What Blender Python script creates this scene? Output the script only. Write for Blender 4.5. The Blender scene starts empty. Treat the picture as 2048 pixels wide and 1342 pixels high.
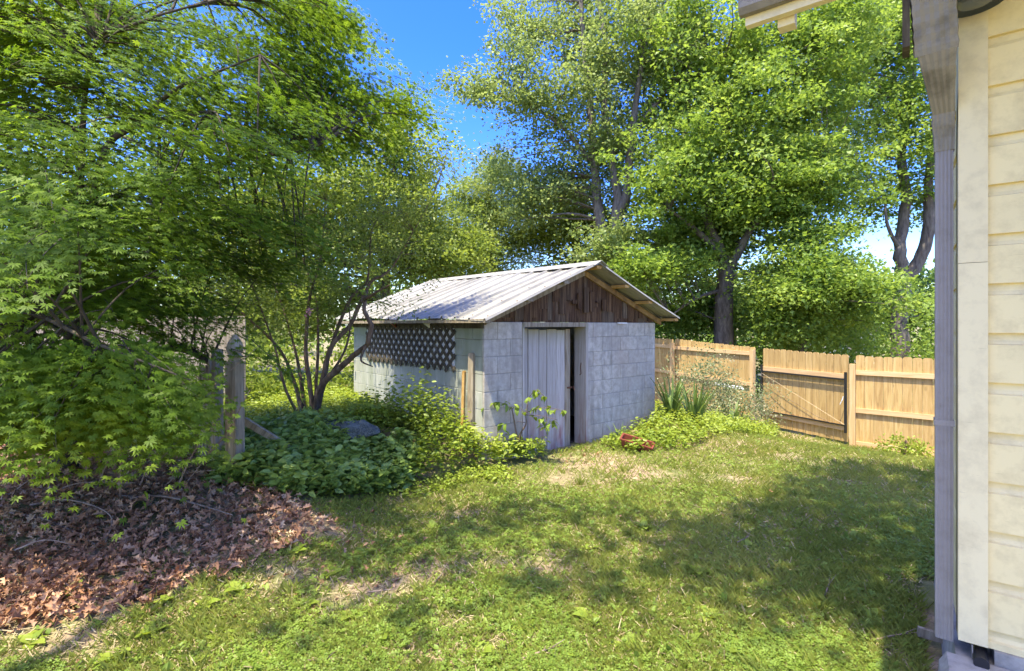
import bpy, math, random
import numpy as np
from mathutils import Vector, Matrix

R = math.radians
random.seed(7)
rng = np.random.default_rng(11)
scene = bpy.context.scene

# ------------------------------------------------------------------ camera
F = 1009.0; CX = 1024.0; HY = 650.0; EYE = 1.64      # focal length in photo pixels, horizon row, eye height
cam_d = bpy.data.cameras.new("camera"); cam = bpy.data.objects.new("camera", cam_d)
scene.collection.objects.link(cam); scene.camera = cam
cam.location = (0, 0, EYE); cam.rotation_euler = (R(90), 0, 0)
cam_d.sensor_width = 36; cam_d.lens = F / 2048 * 36
cam_d.shift_y = (HY - 671) / 2048
cam_d.clip_start = .05; cam_d.clip_end = 1500

# ------------------------------------------------------------------ light
SUN_H = Vector((-.53, -.85)).normalized(); SUN_EL = R(70)
to_sun = Vector((SUN_H.x * math.cos(SUN_EL), SUN_H.y * math.cos(SUN_EL), math.sin(SUN_EL)))
world = bpy.data.worlds.new("World"); scene.world = world; world.use_nodes = True
wn = world.node_tree; wn.nodes.clear()
sky = wn.nodes.new('ShaderNodeTexSky'); sky.sky_type = 'NISHITA'; sky.sun_disc = False
sky.sun_elevation = SUN_EL; sky.sun_rotation = math.atan2(to_sun.x, to_sun.y)
sky.air_density = 1.0; sky.dust_density = 2.5; sky.ozone_density = 5.0; sky.altitude = 600
bg = wn.nodes.new('ShaderNodeBackground'); bg.inputs[1].default_value = .15
wo = wn.nodes.new('ShaderNodeOutputWorld')
hsv = wn.nodes.new('ShaderNodeHueSaturation'); hsv.inputs['Saturation'].default_value = 1.4; hsv.inputs['Hue'].default_value = .527; hsv.inputs['Value'].default_value = .87; wn.links.new(sky.outputs[0], hsv.inputs['Color']); wn.links.new(hsv.outputs[0], bg.inputs[0]); wn.links.new(bg.outputs[0], wo.inputs[0])
sl = bpy.data.lights.new("sun", 'SUN'); sl.energy = 2.1; sl.angle = R(.53); sl.color = (1, .95, .86)
so = bpy.data.objects.new("sun", sl); scene.collection.objects.link(so)
so.rotation_euler = to_sun.to_track_quat('Z', 'Y').to_euler(); so.location = (0, -10, 30)
vs = scene.view_settings
vs.view_transform = 'Standard'; vs.look = 'None'; vs.gamma = 1; vs.use_curve_mapping = False; vs.exposure = 2.5
vs.use_white_balance = True; vs.white_balance_temperature = 7700; vs.white_balance_tint = 2
scene.cycles.max_bounces = 7; scene.cycles.diffuse_bounces = 4; scene.cycles.transmission_bounces = 5
scene.cycles.glossy_bounces = 2

# ------------------------------------------------------------------ helpers
def W(px, py, z): return Vector(((px - CX) / F * z, z, EYE + (HY - py) / F * z))
COL = scene.collection
def tag(o, label=None, cat=None, group=None, kind=None):
    if label: o['label'] = label
    if cat: o['category'] = cat
    if group: o['group'] = group
    if kind: o['kind'] = kind
    return o
def empty(name, loc=(0, 0, 0), rz=0, label=None, cat=None, group=None):
    o = bpy.data.objects.new(name, None); COL.objects.link(o); o.location = loc; o.rotation_euler = (0, 0, rz)
    o.empty_display_size = .1
    return tag(o, label, cat, group)
class MB:
    def __init__(s): s.v = []; s.f = []
    def add(s, vs, fs):
        b = len(s.v); s.v += [tuple(v) for v in vs]; s.f += [tuple(i + b for i in f) for f in fs]; return s
    def box(s, x0, x1, y0, y1, z0, z1, bev=0):
        if not bev:
            vs = [(x, y, z) for z in (z0, z1) for y in (y0, y1) for x in (x0, x1)]
            return s.add(vs, [(0, 2, 3, 1), (4, 5, 7, 6), (0, 1, 5, 4), (2, 6, 7, 3), (0, 4, 6, 2), (1, 3, 7, 5)])
        # front (y0) face bevelled only: cheap block
        b = bev
        vs = [(x0, y1, z0), (x1, y1, z0), (x1, y1, z1), (x0, y1, z1),
              (x0, y0 + b, z0), (x1, y0 + b, z0), (x1, y0 + b, z1), (x0, y0 + b, z1),
              (x0 + b, y0, z0 + b), (x1 - b, y0, z0 + b), (x1 - b, y0, z1 - b), (x0 + b, y0, z1 - b)]
        fs = [(0, 3, 2, 1), (0, 1, 5, 4), (1, 2, 6, 5), (2, 3, 7, 6), (3, 0, 4, 7),
              (4, 5, 9, 8), (5, 6, 10, 9), (6, 7, 11, 10), (7, 4, 8, 11), (8, 9, 10, 11)]
        return s.add(vs, fs)
    def prism(s, poly, axis, a, b):
        # poly in the two other axes, extruded along axis from a to b
        def mk(p, q, c):
            return {'x': (c, p, q), 'y': (p, c, q), 'z': (p, q, c)}[axis]
        n = len(poly)
        vs = [mk(p, q, a) for p, q in poly] + [mk(p, q, b) for p, q in poly]
        fs = [tuple(range(n - 1, -1, -1)), tuple(range(n, 2 * n))] + [(i, (i + 1) % n, n + (i + 1) % n, n + i) for i in range(n)]
        return s.add(vs, fs)
    def tube(s, pts, rad, sides=7, cap=True, wob=0):
        pts = [Vector(p) for p in pts]; n = len(pts)
        if not hasattr(rad, '__len__'): rad = [rad] * n
        up = Vector((0.31, .17, .93)).normalized(); vs = []
        for i, p in enumerate(pts):
            d = (pts[min(i + 1, n - 1)] - pts[max(i - 1, 0)]).normalized()
            a = d.cross(up)
            if a.length < .05: a = d.cross(Vector((1, 0, 0)))
            a.normalize(); b = d.cross(a)
            for k in range(sides):
                t = 2 * math.pi * k / sides; r = rad[i] * (1 + wob * random.uniform(-1, 1))
                vs.append(p + a * math.cos(t) * r + b * math.sin(t) * r)
        fs = []
        for i in range(n - 1):
            for k in range(sides):
                q = (k + 1) % sides
                fs.append((i * sides + k, i * sides + q, (i + 1) * sides + q, (i + 1) * sides + k))
        if cap: fs += [tuple(range(sides - 1, -1, -1)), tuple((n - 1) * sides + k for k in range(sides))]
        return s.add(vs, fs)
    def mesh(s, name, m):
        me = bpy.data.meshes.new(name); me.from_pydata(s.v, [], s.f)
        me.validate(); 
        if m: me.materials.append(m)
        return me
    def build(s, name, m, parent=None, loc=None, smooth=False):
        me = s.mesh(name, m)
        if smooth: me.shade_smooth()
        return link(name, me, parent, loc)
def link(name, me, parent=None, loc=None, rot=None):
    o = bpy.data.objects.new(name, me); COL.objects.link(o)
    if parent: o.parent = parent
    if loc is not None: o.location = loc
    if rot is not None: o.rotation_euler = rot
    return o
def smooth_path(pts, n=4):
    pts = [Vector(p) for p in pts]
    if len(pts) < 3: return pts
    out = []
    P = [pts[0] * 2 - pts[1]] + pts + [pts[-1] * 2 - pts[-2]]
    for i in range(1, len(P) - 2):
        for k in range(n):
            t = k / n
            out.append(.5 * ((2 * P[i]) + (P[i + 1] - P[i - 1]) * t + (2 * P[i - 1] - 5 * P[i] + 4 * P[i + 1] - P[i + 2]) * t * t
                             + (3 * P[i] - P[i - 1] - 3 * P[i + 1] + P[i + 2]) * t ** 3))
    return out + [pts[-1]]
def lerp_list(vals, n):
    xs = np.linspace(0, 1, len(vals)); return list(np.interp(np.linspace(0, 1, n), xs, vals))

def hash2(i, j, s):
    h = np.sin(i * 127.1 + j * 311.7 + s * 74.7) * 43758.5453
    return h - np.floor(h)
def vnoise(x, y, s=0):
    x = np.asarray(x, float); y = np.asarray(y, float)
    i = np.floor(x); j = np.floor(y); u = x - i; v = y - j
    u = u * u * (3 - 2 * u); v = v * v * (3 - 2 * v)
    return (hash2(i, j, s) * (1 - u) + hash2(i + 1, j, s) * u) * (1 - v) + (hash2(i, j + 1, s) * (1 - u) + hash2(i + 1, j + 1, s) * u) * v
def fbm(x, y, s=0, o=3):
    r = 0; a = .5
    for k in range(o): r = r + a * vnoise(x * 2 ** k, y * 2 ** k, s + k * 9); a *= .5
    return r / (1 - .5 ** o)
def sstep(a, b, x):
    t = np.clip((np.asarray(x, float) - a) / (b - a), 0, 1); return t * t * (3 - 2 * t)
def in_poly(x, y, poly):
    x = np.asarray(x); y = np.asarray(y); c = np.zeros(x.shape, bool); n = len(poly); j = n - 1
    for i in range(n):
        xi, yi = poly[i]; xj, yj = poly[j]
        m = ((yi > y) != (yj > y)) & (x < (xj - xi) * (y - yi) / (yj - yi + 1e-12) + xi); c ^= m; j = i
    return c
def terrain(x, y):
    x = np.asarray(x, float); y = np.asarray(y, float)
    h = -.66 * sstep(7.2, 11.4, .67 * x + .74 * y)
    h = h + .30 * sstep(-.9, -2.5, x) * sstep(2.4, 4.0, y)
    h = h + .34 * np.exp(-(((x + 1.25) / .85) ** 2 + ((y - 6.0) / .65) ** 2))
    h = h + .14 * np.exp(-(((x + 2.1) / .6) ** 2 + ((y - 5.3) / .5) ** 2))
    h = h + .16 * np.exp(-(((x - 2.5) / .8) ** 2 + ((y - 7.5) / .7) ** 2))
    h = h + .035 * (fbm(x * 1.1, y * 1.1, 3) - .5) + .012 * (vnoise(x * 7, y * 7, 5) - .5)
    return h
def th(x, y): return float(terrain(x, y))

# bulk mesh of many copies of one small template -----------------------------
def cloud(name, m, tv, tf, pos, ydir, nrm, size, parent=None, var=None, kind=None, smooth=False, wid=None):
    """tv kx3 template verts (x across, y along, z normal); tf faces (all same length)."""
    tv = np.asarray(tv, float); tf = np.asarray(tf, int)
    N = len(pos); k = len(tv)
    yd = ydir / (np.linalg.norm(ydir, axis=1, keepdims=True) + 1e-9)
    xd = np.cross(yd, nrm); xd /= (np.linalg.norm(xd, axis=1, keepdims=True) + 1e-9)
    zd = np.cross(xd, yd)
    sz = np.asarray(size).reshape(-1, 1, 1) * np.ones((N, 1, 1))
    wx = sz if wid is None else np.asarray(wid).reshape(-1, 1, 1)
    V = pos[:, None, :] + wx * tv[None, :, 0:1] * xd[:, None, :] + sz * tv[None, :, 1:2] * yd[:, None, :] + sz * tv[None, :, 2:3] * zd[:, None, :]
    fl = tf.shape[1]
    Fc = (tf[None] + (np.arange(N) * k)[:, None, None]).reshape(-1)
    me = bpy.data.meshes.new(name)
    me.vertices.add(N * k); me.vertices.foreach_set('co', V.reshape(-1).astype(np.float32))
    nf = N * len(tf)
    me.loops.add(nf * fl); me.loops.foreach_set('vertex_index', Fc.astype(np.int32))
    me.polygons.add(nf); me.polygons.foreach_set('loop_start', (np.arange(nf) * fl).astype(np.int32))
    try: me.polygons.foreach_set('loop_total', np.full(nf, fl, np.int32))
    except Exception: pass
    if var is None: var = rng.random(N)
    at = me.attributes.new('var', 'FLOAT', 'POINT')
    at.data.foreach_set('value', np.repeat(np.asarray(var, np.float32), k))
    me.materials.append(m)
    me.update(calc_edges=True)
    if smooth: me.shade_smooth()
    o = link(name, me, parent)
    if kind: o['kind'] = kind
    return o
def unit(n, up=0.0):
    v = rng.normal(size=(n, 3)); v /= np.linalg.norm(v, axis=1, keepdims=True)
    v[:, 2] += up; return v / np.linalg.norm(v, axis=1, keepdims=True)
QUAD = ([(0, 0, 0), (.42, .45, .06), (0, 1, -.05), (-.42, .45, .06)], [(0, 1, 2, 3)])
FOLD = ([(0, 0, 0), (.36, .38, .08), (.22, .75, .05), (0, 1, -.1), (-.22, .75, .05), (-.36, .38, .08), (0, .5, 0)],
        [(0, 1, 6), (1, 2, 6), (2, 3, 6), (3, 4, 6), (4, 5, 6), (5, 0, 6)])
OVAL = ([(0, 0, 0), (.28, .3, .07), (.2, .72, .03), (0, 1, -.12), (-.2, .72, .03), (-.28, .3, .07)], [(0, 1, 2, 3), (0, 3, 4, 5)])
def palmate(n=7, w=.1):
    v = [(0, 0, 0)]; f = []
    angs = np.linspace(-R(112), R(112), n)
    for i, a in enumerate(angs):
        L = (1 - .42 * abs(a) / R(112)); d = np.array([math.sin(a), math.cos(a)]); q = np.array([d[1], -d[0]])
        b = len(v)
        for p, zz in ((d * .45 * L + q * w, .02), (d * L, -.1), (d * .45 * L - q * w, .02)): v.append((p[0], p[1] + .0, zz))
        f.append((0, b, b + 1, b + 2))
    return v, f
MAPLE = ([(0, -.05, 0), (.55, .2, .03), (.2, .48, .04), (.0, 1, -.08), (-.2, .48, .04), (-.55, .2, .03)],
         [(0, 1, 2, 3), (0, 3, 4, 5)])
def palmate_tri(n=7, w=.2):
    v = []; f = []
    for a in np.linspace(-R(112), R(112), n):
        L = (1 - .42 * abs(a) / R(112)); d = np.array([math.sin(a), math.cos(a)]); q = np.array([d[1], -d[0]]); b = len(v)
        for p, zz in ((d * .12 + q * w * .8, .02), (d * L, -.1), (d * .12 - q * w * .8, .02)): v.append((p[0], p[1], zz))
        f.append((b, b + 1, b + 2))
    return v, f

# ------------------------------------------------------------------ materials
class NT:
    def __init__(s, name):
        s.m = bpy.data.materials.new(name); s.m.use_nodes = True; s.t = s.m.node_tree; s.t.nodes.clear()
    def n(s, typ, **kw):
        nd = s.t.nodes.new(typ)
        for k, v in kw.items():
            if k.startswith('i_'):
                key = k[2:]; key = int(key) if key.isdigit() else key.replace('_', ' ')
                if hasattr(v, 'bl_rna') or isinstance(v, bpy.types.NodeSocket): s.t.links.new(v, nd.inputs[key])
                else: nd.inputs[key].default_value = v
            else: setattr(nd, k, v)
        return nd
    def ramp(s, fac, stops, interp='LINEAR'):
        nd = s.t.nodes.new('ShaderNodeValToRGB'); nd.color_ramp.interpolation = interp
        e = nd.color_ramp.elements
        while len(e) > 1: e.remove(e[-1])
        e[0].position = stops[0][0]; e[0].color = (*stops[0][1], 1) if len(stops[0][1]) == 3 else stops[0][1]
        for p, c in stops[1:]:
            x = e.new(p); x.color = (*c, 1)
        s.t.links.new(fac, nd.inputs[0]); return nd.outputs[0]
    def mix(s, fac, a, b, mode='MIX'):
        nd = s.t.nodes.new('ShaderNodeMix'); nd.data_type = 'RGBA'; nd.blend_type = mode
        for sock, v in ((nd.inputs[0], fac), (nd.inputs[6], a), (nd.inputs[7], b)):
            if isinstance(v, bpy.types.NodeSocket): s.t.links.new(v, sock)
            elif isinstance(v, (int, float)): sock.default_value = v
            else: sock.default_value = (*v, 1)
        return nd.outputs[2]
    def math(s, op, a, b=0.0, c=None, clamp=False):
        nd = s.t.nodes.new('ShaderNodeMath'); nd.operation = op; nd.use_clamp = clamp
        for i, v in enumerate((a, b) if c is None else (a, b, c)):
            if isinstance(v, bpy.types.NodeSocket): s.t.links.new(v, nd.inputs[i])
            else: nd.inputs[i].default_value = v
        return nd.outputs[0]
    def coord(s, scale=(1, 1, 1), kind='Object', rnd=True):
        tc = s.t.nodes.new('ShaderNodeTexCoord'); mp = s.t.nodes.new('ShaderNodeMapping')
        s.t.links.new(tc.outputs[kind], mp.inputs[0]); mp.inputs['Scale'].default_value = scale
        if rnd:
            oi = s.t.nodes.new('ShaderNodeObjectInfo'); ml = s.t.nodes.new('ShaderNodeMath'); ml.operation = 'MULTIPLY'
            ml.inputs[1].default_value = 91.0; s.t.links.new(oi.outputs['Random'], ml.inputs[0])
            cb = s.t.nodes.new('ShaderNodeCombineXYZ')
            for i in range(3): s.t.links.new(ml.outputs[0], cb.inputs[i])
            s.t.links.new(cb.outputs[0], mp.inputs['Location'])
        return mp.outputs[0]
    def noise(s, vec, scale, detail=4, rough=.55, dist=0):
        nd = s.n('ShaderNodeTexNoise'); s.t.links.new(vec, nd.inputs['Vector'])
        nd.inputs['Scale'].default_value = scale; nd.inputs['Detail'].default_value = detail
        nd.inputs['Roughness'].default_value = rough; nd.inputs['Distortion'].default_value = dist
        return nd.outputs[0]
    def rand(s): return s.n('ShaderNodeObjectInfo').outputs['Random']
    def out(s, col, rough=.8, bump=None, bstr=.3, bdist=.01, metal=0, spec=.3):
        p = s.n('ShaderNodeBsdfPrincipled')
        for key, v in (('Base Color', col), ('Roughness', rough), ('Metallic', metal), ('Specular IOR Level', spec)):
            if isinstance(v, bpy.types.NodeSocket): s.t.links.new(v, p.inputs[key])
            elif key == 'Base Color': p.inputs[key].default_value = (*v, 1)
            else: p.inputs[key].default_value = v
        if bump is not None:
            b = s.n('ShaderNodeBump'); b.inputs['Strength'].default_value = bstr; b.inputs['Distance'].default_value = bdist
            s.t.links.new(bump, b.inputs['Height']); s.t.links.new(b.outputs[0], p.inputs['Normal'])
        o = s.n('ShaderNodeOutputMaterial'); s.t.links.new(p.outputs[0], o.inputs[0]); s.p = p
        return s.m
def leaf_mat(name, stops, trans=.45, tcol=1.5, rough=.45, spec=.35):
    t = NT(name); a = t.n('ShaderNodeAttribute', attribute_name='var')
    nz = t.noise(t.coord(rnd=False), .9, 2)
    v = t.math('ADD', t.math('MULTIPLY', a.outputs['Fac'], .75), t.math('MULTIPLY', t.math('SUBTRACT', nz, .5), .9), clamp=True)
    v = t.math('ADD', v, .12, clamp=True)
    c = t.ramp(v, stops)
    p = t.n('ShaderNodeBsdfPrincipled'); t.t.links.new(c, p.inputs['Base Color']); p.inputs['Roughness'].default_value = rough
    p.inputs['Specular IOR Level'].default_value = spec
    tr = t.n('ShaderNodeBsdfTranslucent'); hs = t.n('ShaderNodeHueSaturation'); hs.inputs['Value'].default_value = tcol
    hs.inputs['Hue'].default_value = .485; hs.inputs['Saturation'].default_value = 1.05
    t.t.links.new(c, hs.inputs['Color']); t.t.links.new(hs.outputs[0], tr.inputs[0])
    mx = t.n('ShaderNodeMixShader'); mx.inputs[0].default_value = trans
    t.t.links.new(p.outputs[0], mx.inputs[1]); t.t.links.new(tr.outputs[0], mx.inputs[2])
    o = t.n('ShaderNodeOutputMaterial'); t.t.links.new(mx.outputs[0], o.inputs[0]); return t.m
def wood_mat(name, base, dark, light, grain=(14, 14, 1.1), rough=.8, knots=False, rv=.25, bstr=.35):
    t = NT(name); co = t.coord(grain)
    n1 = t.noise(co, 2.2, 6, .65, .3); n2 = t.noise(co, 9, 4, .7)
    c = t.ramp(n1, [(.3, dark), (.5, base), (.72, light)])
    c = t.mix(t.math('MULTIPLY', t.ramp(n2, [(.45, (0, 0, 0)), (.7, (1, 1, 1))]), .35), c, dark)
    if knots:
        vo = t.n('ShaderNodeTexVoronoi'); t.t.links.new(t.coord((5, 5, 2.6)), vo.inputs['Vector']); vo.inputs['Scale'].default_value = 1.0
        k = t.ramp(vo.outputs['Distance'], [(.07, (1, 1, 1)), (.14, (0, 0, 0))])
        c = t.mix(t.math('MULTIPLY', k, .6), c, tuple(x * .45 for x in base))
    r = t.rand()
    c = t.mix(t.math('MULTIPLY', r, rv), c, dark)
    return t.out(c, rough, n1, bstr, .006)

M = {}
LG = lambda *a, **k: leaf_mat(*a, **k)
M['jmaple'] = LG('maple_leaf', [(0, (.05, .1, .012)), (.5, (.115, .2, .024)), (1, (.24, .34, .045))], .55, 1.7, .5, .2)
M['poplar'] = LG('poplar_leaf', [(0, (.1, .15, .042)), (.5, (.19, .26, .075)), (1, (.31, .38, .13))], .45, 1.5)
M['maple'] = LG('green_leaf', [(0, (.085, .15, .026)), (.5, (.175, .275, .05)), (1, (.31, .41, .09))], .48, 1.5)
M['yellow'] = LG('yellow_green_leaf', [(0, (.095, .14, .024)), (.5, (.18, .25, .045)), (1, (.29, .36, .08))], .5, 1.5)
M['pine'] = LG('pine_needle', [(0, (.12, .18, .045)), (.5, (.22, .3, .08)), (1, (.36, .42, .12))], .4, 1.4)
M['crepe'] = LG('slim_leaf', [(0, (.09, .13, .02)), (.5, (.16, .22, .04)), (1, (.25, .31, .06))], .48, 1.5)
M['dark'] = LG('dark_leaf', [(0, (.075, .115, .02)), (.5, (.15, .21, .035)), (1, (.26, .32, .06))], .5, 1.4)  # darker green foliage than the maple
M['grass'] = LG('grass_blade', [(0, (.13, .165, .028)), (.45, (.24, .28, .055)), (.8, (.35, .36, .09)), (1, (.5, .43, .2))], .35, 1.3, .6, .2)
M['clover'] = LG('clover_leaf', [(0, (.1, .165, .028)), (.5, (.19, .28, .045)), (1, (.3, .39, .07))], .38, 1.4, .5)
M['cover'] = LG('broad_leaf', [(0, (.11, .17, .022)), (.5, (.22, .3, .04)), (1, (.36, .42, .075))], .4, 1.4, .42, .4)
M['vinca'] = LG('oval_leaf', [(0, (.12, .19, .035)), (.5, (.22, .32, .065)), (1, (.36, .46, .11))], .33, 1.3, .4, .45)
M['iris'] = LG('iris_leaf', [(0, (.07, .12, .03)), (.5, (.12, .19, .045)), (1, (.2, .27, .07))], .3, 1.3, .4, .4)
M['grey'] = LG('grey_green_leaf', [(0, (.1, .14, .06)), (.5, (.18, .22, .1)), (1, (.38, .3, .2))], .3, 1.3)
M['litter'] = LG('dead_leaf', [(0, (.18, .085, .04)), (.4, (.36, .185, .1)), (.75, (.52, .31, .18)), (1, (.62, .46, .29))], .12, 1.0, .6, .3)
M['straw'] = LG('dry_straw', [(0, (.2, .15, .08)), (.5, (.36, .29, .16)), (1, (.52, .44, .27))], .15, 1.1, .7, .2)
M['petal'] = NT('petal').out((.7, .32, .36), .6)
M['bark'] = wood_mat('bark', (.14, .115, .095), (.05, .04, .032), (.24, .21, .18), (6, 6, 1.6), .95, bstr=.9)
M['barklight'] = wood_mat('pale_bark', (.18, .155, .14), (.07, .055, .05), (.27, .24, .22), (6, 6, 1.4), .95, bstr=.8)
M['darkbark'] = wood_mat('dark_bark', (.075, .06, .045), (.03, .024, .018), (.13, .11, .085), (6, 6, 2), .95, bstr=.8)
M['twig'] = wood_mat('twig_bark', (.3, .22, .17), (.13, .085, .06), (.42, .34, .28), (9, 9, 3), .9)
M['stem'] = wood_mat('stem_bark', (.16, .11, .075), (.06, .04, .025), (.27, .2, .15), (9, 9, 2), .9)
M['pine_new'] = wood_mat('new_pine', (.50, .34, .14), (.28, .17, .065), (.62, .45, .22), (11, 11, .8), .65, True, .45, .15)
M['pine_rail'] = wood_mat('new_pine_rail', (.60, .41, .22), (.45, .28, .13), (.68, .5, .3), (.8, 11, 11), .65, False, .3, .15)
M['oldwood'] = wood_mat('weathered_wood', (.33, .27, .19), (.12, .09, .06), (.47, .41, .32), (12, 12, 1), .9)
M['greywood'] = wood_mat('grey_fence_wood', (.34, .29, .25), (.15, .12, .1), (.48, .42, .37), (12, 12, 1), .9)
M['lattice'] = wood_mat('lattice_wood', (.085, .07, .05), (.035, .028, .02), (.15, .13, .1), (8, 8, 2), .9)
M['yellowwood'] = wood_mat('yellow_lumber', (.5, .3, .1), (.33, .18, .05), (.6, .42, .2), (3, 3, 3), .8)
M['rakewood'] = wood_mat('brown_rake_board', (.28, .17, .07), (.1, .06, .03), (.42, .28, .12), (3, 3, 3), .85)
def gable_mat():
    t = NT('dark_barn_board'); co = t.coord((16, 16, 1.0)); n1 = t.noise(co, 2, 6, .7, .4); n2 = t.noise(t.coord((3, 3, 3)), 1.5, 3)
    c = t.ramp(n1, [(.3, (.02, .01, .005)), (.5, (.085, .042, .02)), (.72, (.25, .15, .08))])
    c2 = t.ramp(n1, [(.3, (.03, .02, .013)), (.55, (.14, .1, .065)), (.75, (.3, .23, .15))])
    r = t.rand(); c = t.mix(t.ramp(r, [(.6, (0, 0, 0)), (.95, (1, 1, 1))]), c, c2)
    c = t.mix(t.math('MULTIPLY', n2, .4), c, (.03, .015, .008))
    return t.out(c, .9, n1, .6, .01)
M['gable'] = gable_mat()
def block_mat():
    t = NT('painted_block'); co = t.coord(rnd=True)
    nf = t.noise(co, 95, 3, .7); nm = t.noise(co, 14, 4, .6)
    wc = t.coord(rnd=False, kind='Object'); g = t.n('ShaderNodeNewGeometry')
    big = t.n('ShaderNodeTexNoise'); t.t.links.new(g.outputs['Position'], big.inputs['Vector']); big.inputs['Scale'].default_value = 1.6; big.inputs['Detail'].default_value = 5
    c = t.ramp(nm, [(.3, (.35, .315, .265)), (.6, (.53, .485, .415)), (.8, (.62, .575, .5))])
    c = t.mix(t.ramp(nf, [(.3, (.55, .55, .55)), (.42, (0, 0, 0))]), c, (.2, .19, .175))
    c = t.mix(t.ramp(big.outputs[0], [(.42, (0, 0, 0)), (.68, (.5, .5, .5))]), c, (.34, .26, .2))
    mp = t.n('ShaderNodeMapping'); mp.inputs['Scale'].default_value = (3, 3, .45); t.t.links.new(g.outputs['Position'], mp.inputs[0])
    st = t.noise(mp.outputs[0], 3.2, 4, .65)
    c = t.mix(t.ramp(st, [(.5, (0, 0, 0)), (.72, (.65, .65, .65))]), c, (.22, .2, .17))
    r = t.rand(); c = t.mix(t.math('MULTIPLY', r, .32), c, (.29, .275, .25))
    return t.out(c, .9, t.math('ADD', nf, t.math('MULTIPLY', nm, .6)), .45, .006)
M['block'] = block_mat()
def block_green():
    t = NT('green_top_block'); co = t.coord(); nf = t.noise(co, 90, 3, .7); g = t.n('ShaderNodeNewGeometry')
    mp = t.n('ShaderNodeMapping'); mp.inputs['Scale'].default_value = (2.2, 2.2, .5); t.t.links.new(g.outputs['Position'], mp.inputs[0])
    st = t.noise(mp.outputs[0], 2.5, 5, .65)
    sx = t.n('ShaderNodeSeparateXYZ'); t.t.links.new(g.outputs['Position'], sx.inputs[0])
    hi = t.math('MULTIPLY', t.math('SUBTRACT', sx.outputs[2], .9), 1.0, clamp=True)
    c = t.ramp(st, [(.35, (.3, .32, .25)), (.6, (.45, .455, .41)), (.75, (.56, .56, .53))])
    c = t.mix(t.math('MULTIPLY', hi, .75), c, (.13, .16, .075))  # darker and greener towards the wall top
    c = t.mix(t.ramp(nf, [(.28, (.5, .5, .5)), (.4, (0, 0, 0))]), c, (.2, .2, .17))
    r = t.rand(); c = t.mix(t.math('MULTIPLY', r, .22), c, (.25, .26, .2))
    return t.out(c, .9, nf, .4, .005)
M['blockgreen'] = block_green()
M['mortar'] = NT('mortar').out((.3, .29, .26), .95)
def metal_mat():
    t = NT('galvanised_sheet'); g = t.n('ShaderNodeTexCoord'); mp = t.n('ShaderNodeMapping'); t.t.links.new(g.outputs['Object'], mp.inputs[0])
    mp.inputs['Scale'].default_value = (.7, 3.0, .7)
    n = t.noise(mp.outputs[0], 3, 5, .6); n2 = t.noise(t.coord(), 22, 4, .6)
    c = t.ramp(n, [(.3, (.17, .16, .135)), (.55, (.3, .285, .25)), (.75, (.22, .2, .16))])
    c = t.mix(t.ramp(n2, [(.55, (0, 0, 0)), (.75, (.5, .5, .5))]), c, (.3, .28, .25))
    c = t.mix(t.math('MULTIPLY', t.rand(), .2), c, (.4, .42, .44))
    return t.out(c, t.math('ADD', t.math('MULTIPLY', n2, .25), .45), n2, .08, .003, metal=.25, spec=.4)
M['metal'] = metal_mat()
def door_mat():
    t = NT('peeling_door_paint'); co = t.coord((30, 30, 1.3)); n1 = t.noise(co, 2, 6, .7, .1)
    g = t.n('ShaderNodeNewGeometry'); sx = t.n('ShaderNodeSeparateXYZ'); t.t.links.new(g.outputs['Position'], sx.inputs[0])
    c = t.ramp(n1, [(.3, (.3, .26, .22)), (.5, (.46, .42, .38)), (.7, (.58, .54, .5))])
    low = t.math('MULTIPLY', t.math('SUBTRACT', .75, sx.outputs[2]), 1.5, clamp=True)
    n3 = t.noise(t.coord((5, 5, 1.2)), 2, 4)
    c = t.mix(t.math('MULTIPLY', low, t.ramp(n3, [(.42, (0, 0, 0)), (.62, (1, 1, 1))])), c, (.3, .14, .12))
    c = t.mix(t.math('MULTIPLY', t.math('SUBTRACT', sx.outputs[2], 1.35), 2.5, clamp=True), c, (.26, .24, .13))
    c = t.mix(t.math('MULTIPLY', t.rand(), .4), c, (.25, .22, .19))
    return t.out(c, .85, n1, .3, .003)
M['door'] = door_mat()
def paint_mat(name, col, dirt, rv=.1, rough=.6, sc=(4, 4, 4), amt=.5):
    t = NT(name); n = t.noise(t.coord(sc), 3, 5, .65); n2 = t.noise(t.coord((2, 30, 30)), 4, 4, .7)
    c = t.mix(t.ramp(n, [(.45, (0, 0, 0)), (.78, (amt,) * 3)]), col, dirt)
    c = t.mix(t.ramp(n2, [(.66, (0, 0, 0)), (.72, (.5, .5, .5))]), c, dirt)
    c = t.mix(t.math('MULTIPLY', t.rand(), rv), c, dirt)
    return t.out(c, rough, n2, .18, .003)
M['cream'] = paint_mat('cream_paint', (.80, .67, .36), (.42, .33, .17))
M['creamtrim'] = paint_mat('cream_trim_paint', (.78, .67, .40), (.42, .34, .2))
M['spout'] = paint_mat('grey_spout_paint', (.27, .245, .23), (.15, .13, .11), .1, .45)
M['gutter'] = paint_mat('stained_gutter_metal', (.25, .225, .18), (.07, .06, .045), .1, .6, (3, 3, 3), .9)
M['concrete'] = paint_mat('concrete', (.36, .34, .3), (.13, .12, .1), .1, .95, (3, 3, 3), .9)
M['shingle'] = paint_mat('roof_shingle', (.1, .095, .09), (.05, .045, .04), .1, .95)
M['black'] = NT('black_metal').out((.015, .015, .017), .45, spec=.5)
M['darkplastic'] = NT('dark_plastic').out((.018, .028, .03), .3, spec=.5)
M['redplastic'] = paint_mat('faded_red_plastic', (.2, .045, .03), (.12, .06, .04), .1, .5)
M['rust'] = NT('rusty_iron').out((.12, .05, .03), .8)
M['cable'] = NT('steel_cable').out((.42, .33, .22), .5, metal=.3)
M['white'] = paint_mat('white_paint', (.75, .75, .74), (.5, .5, .48))
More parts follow.
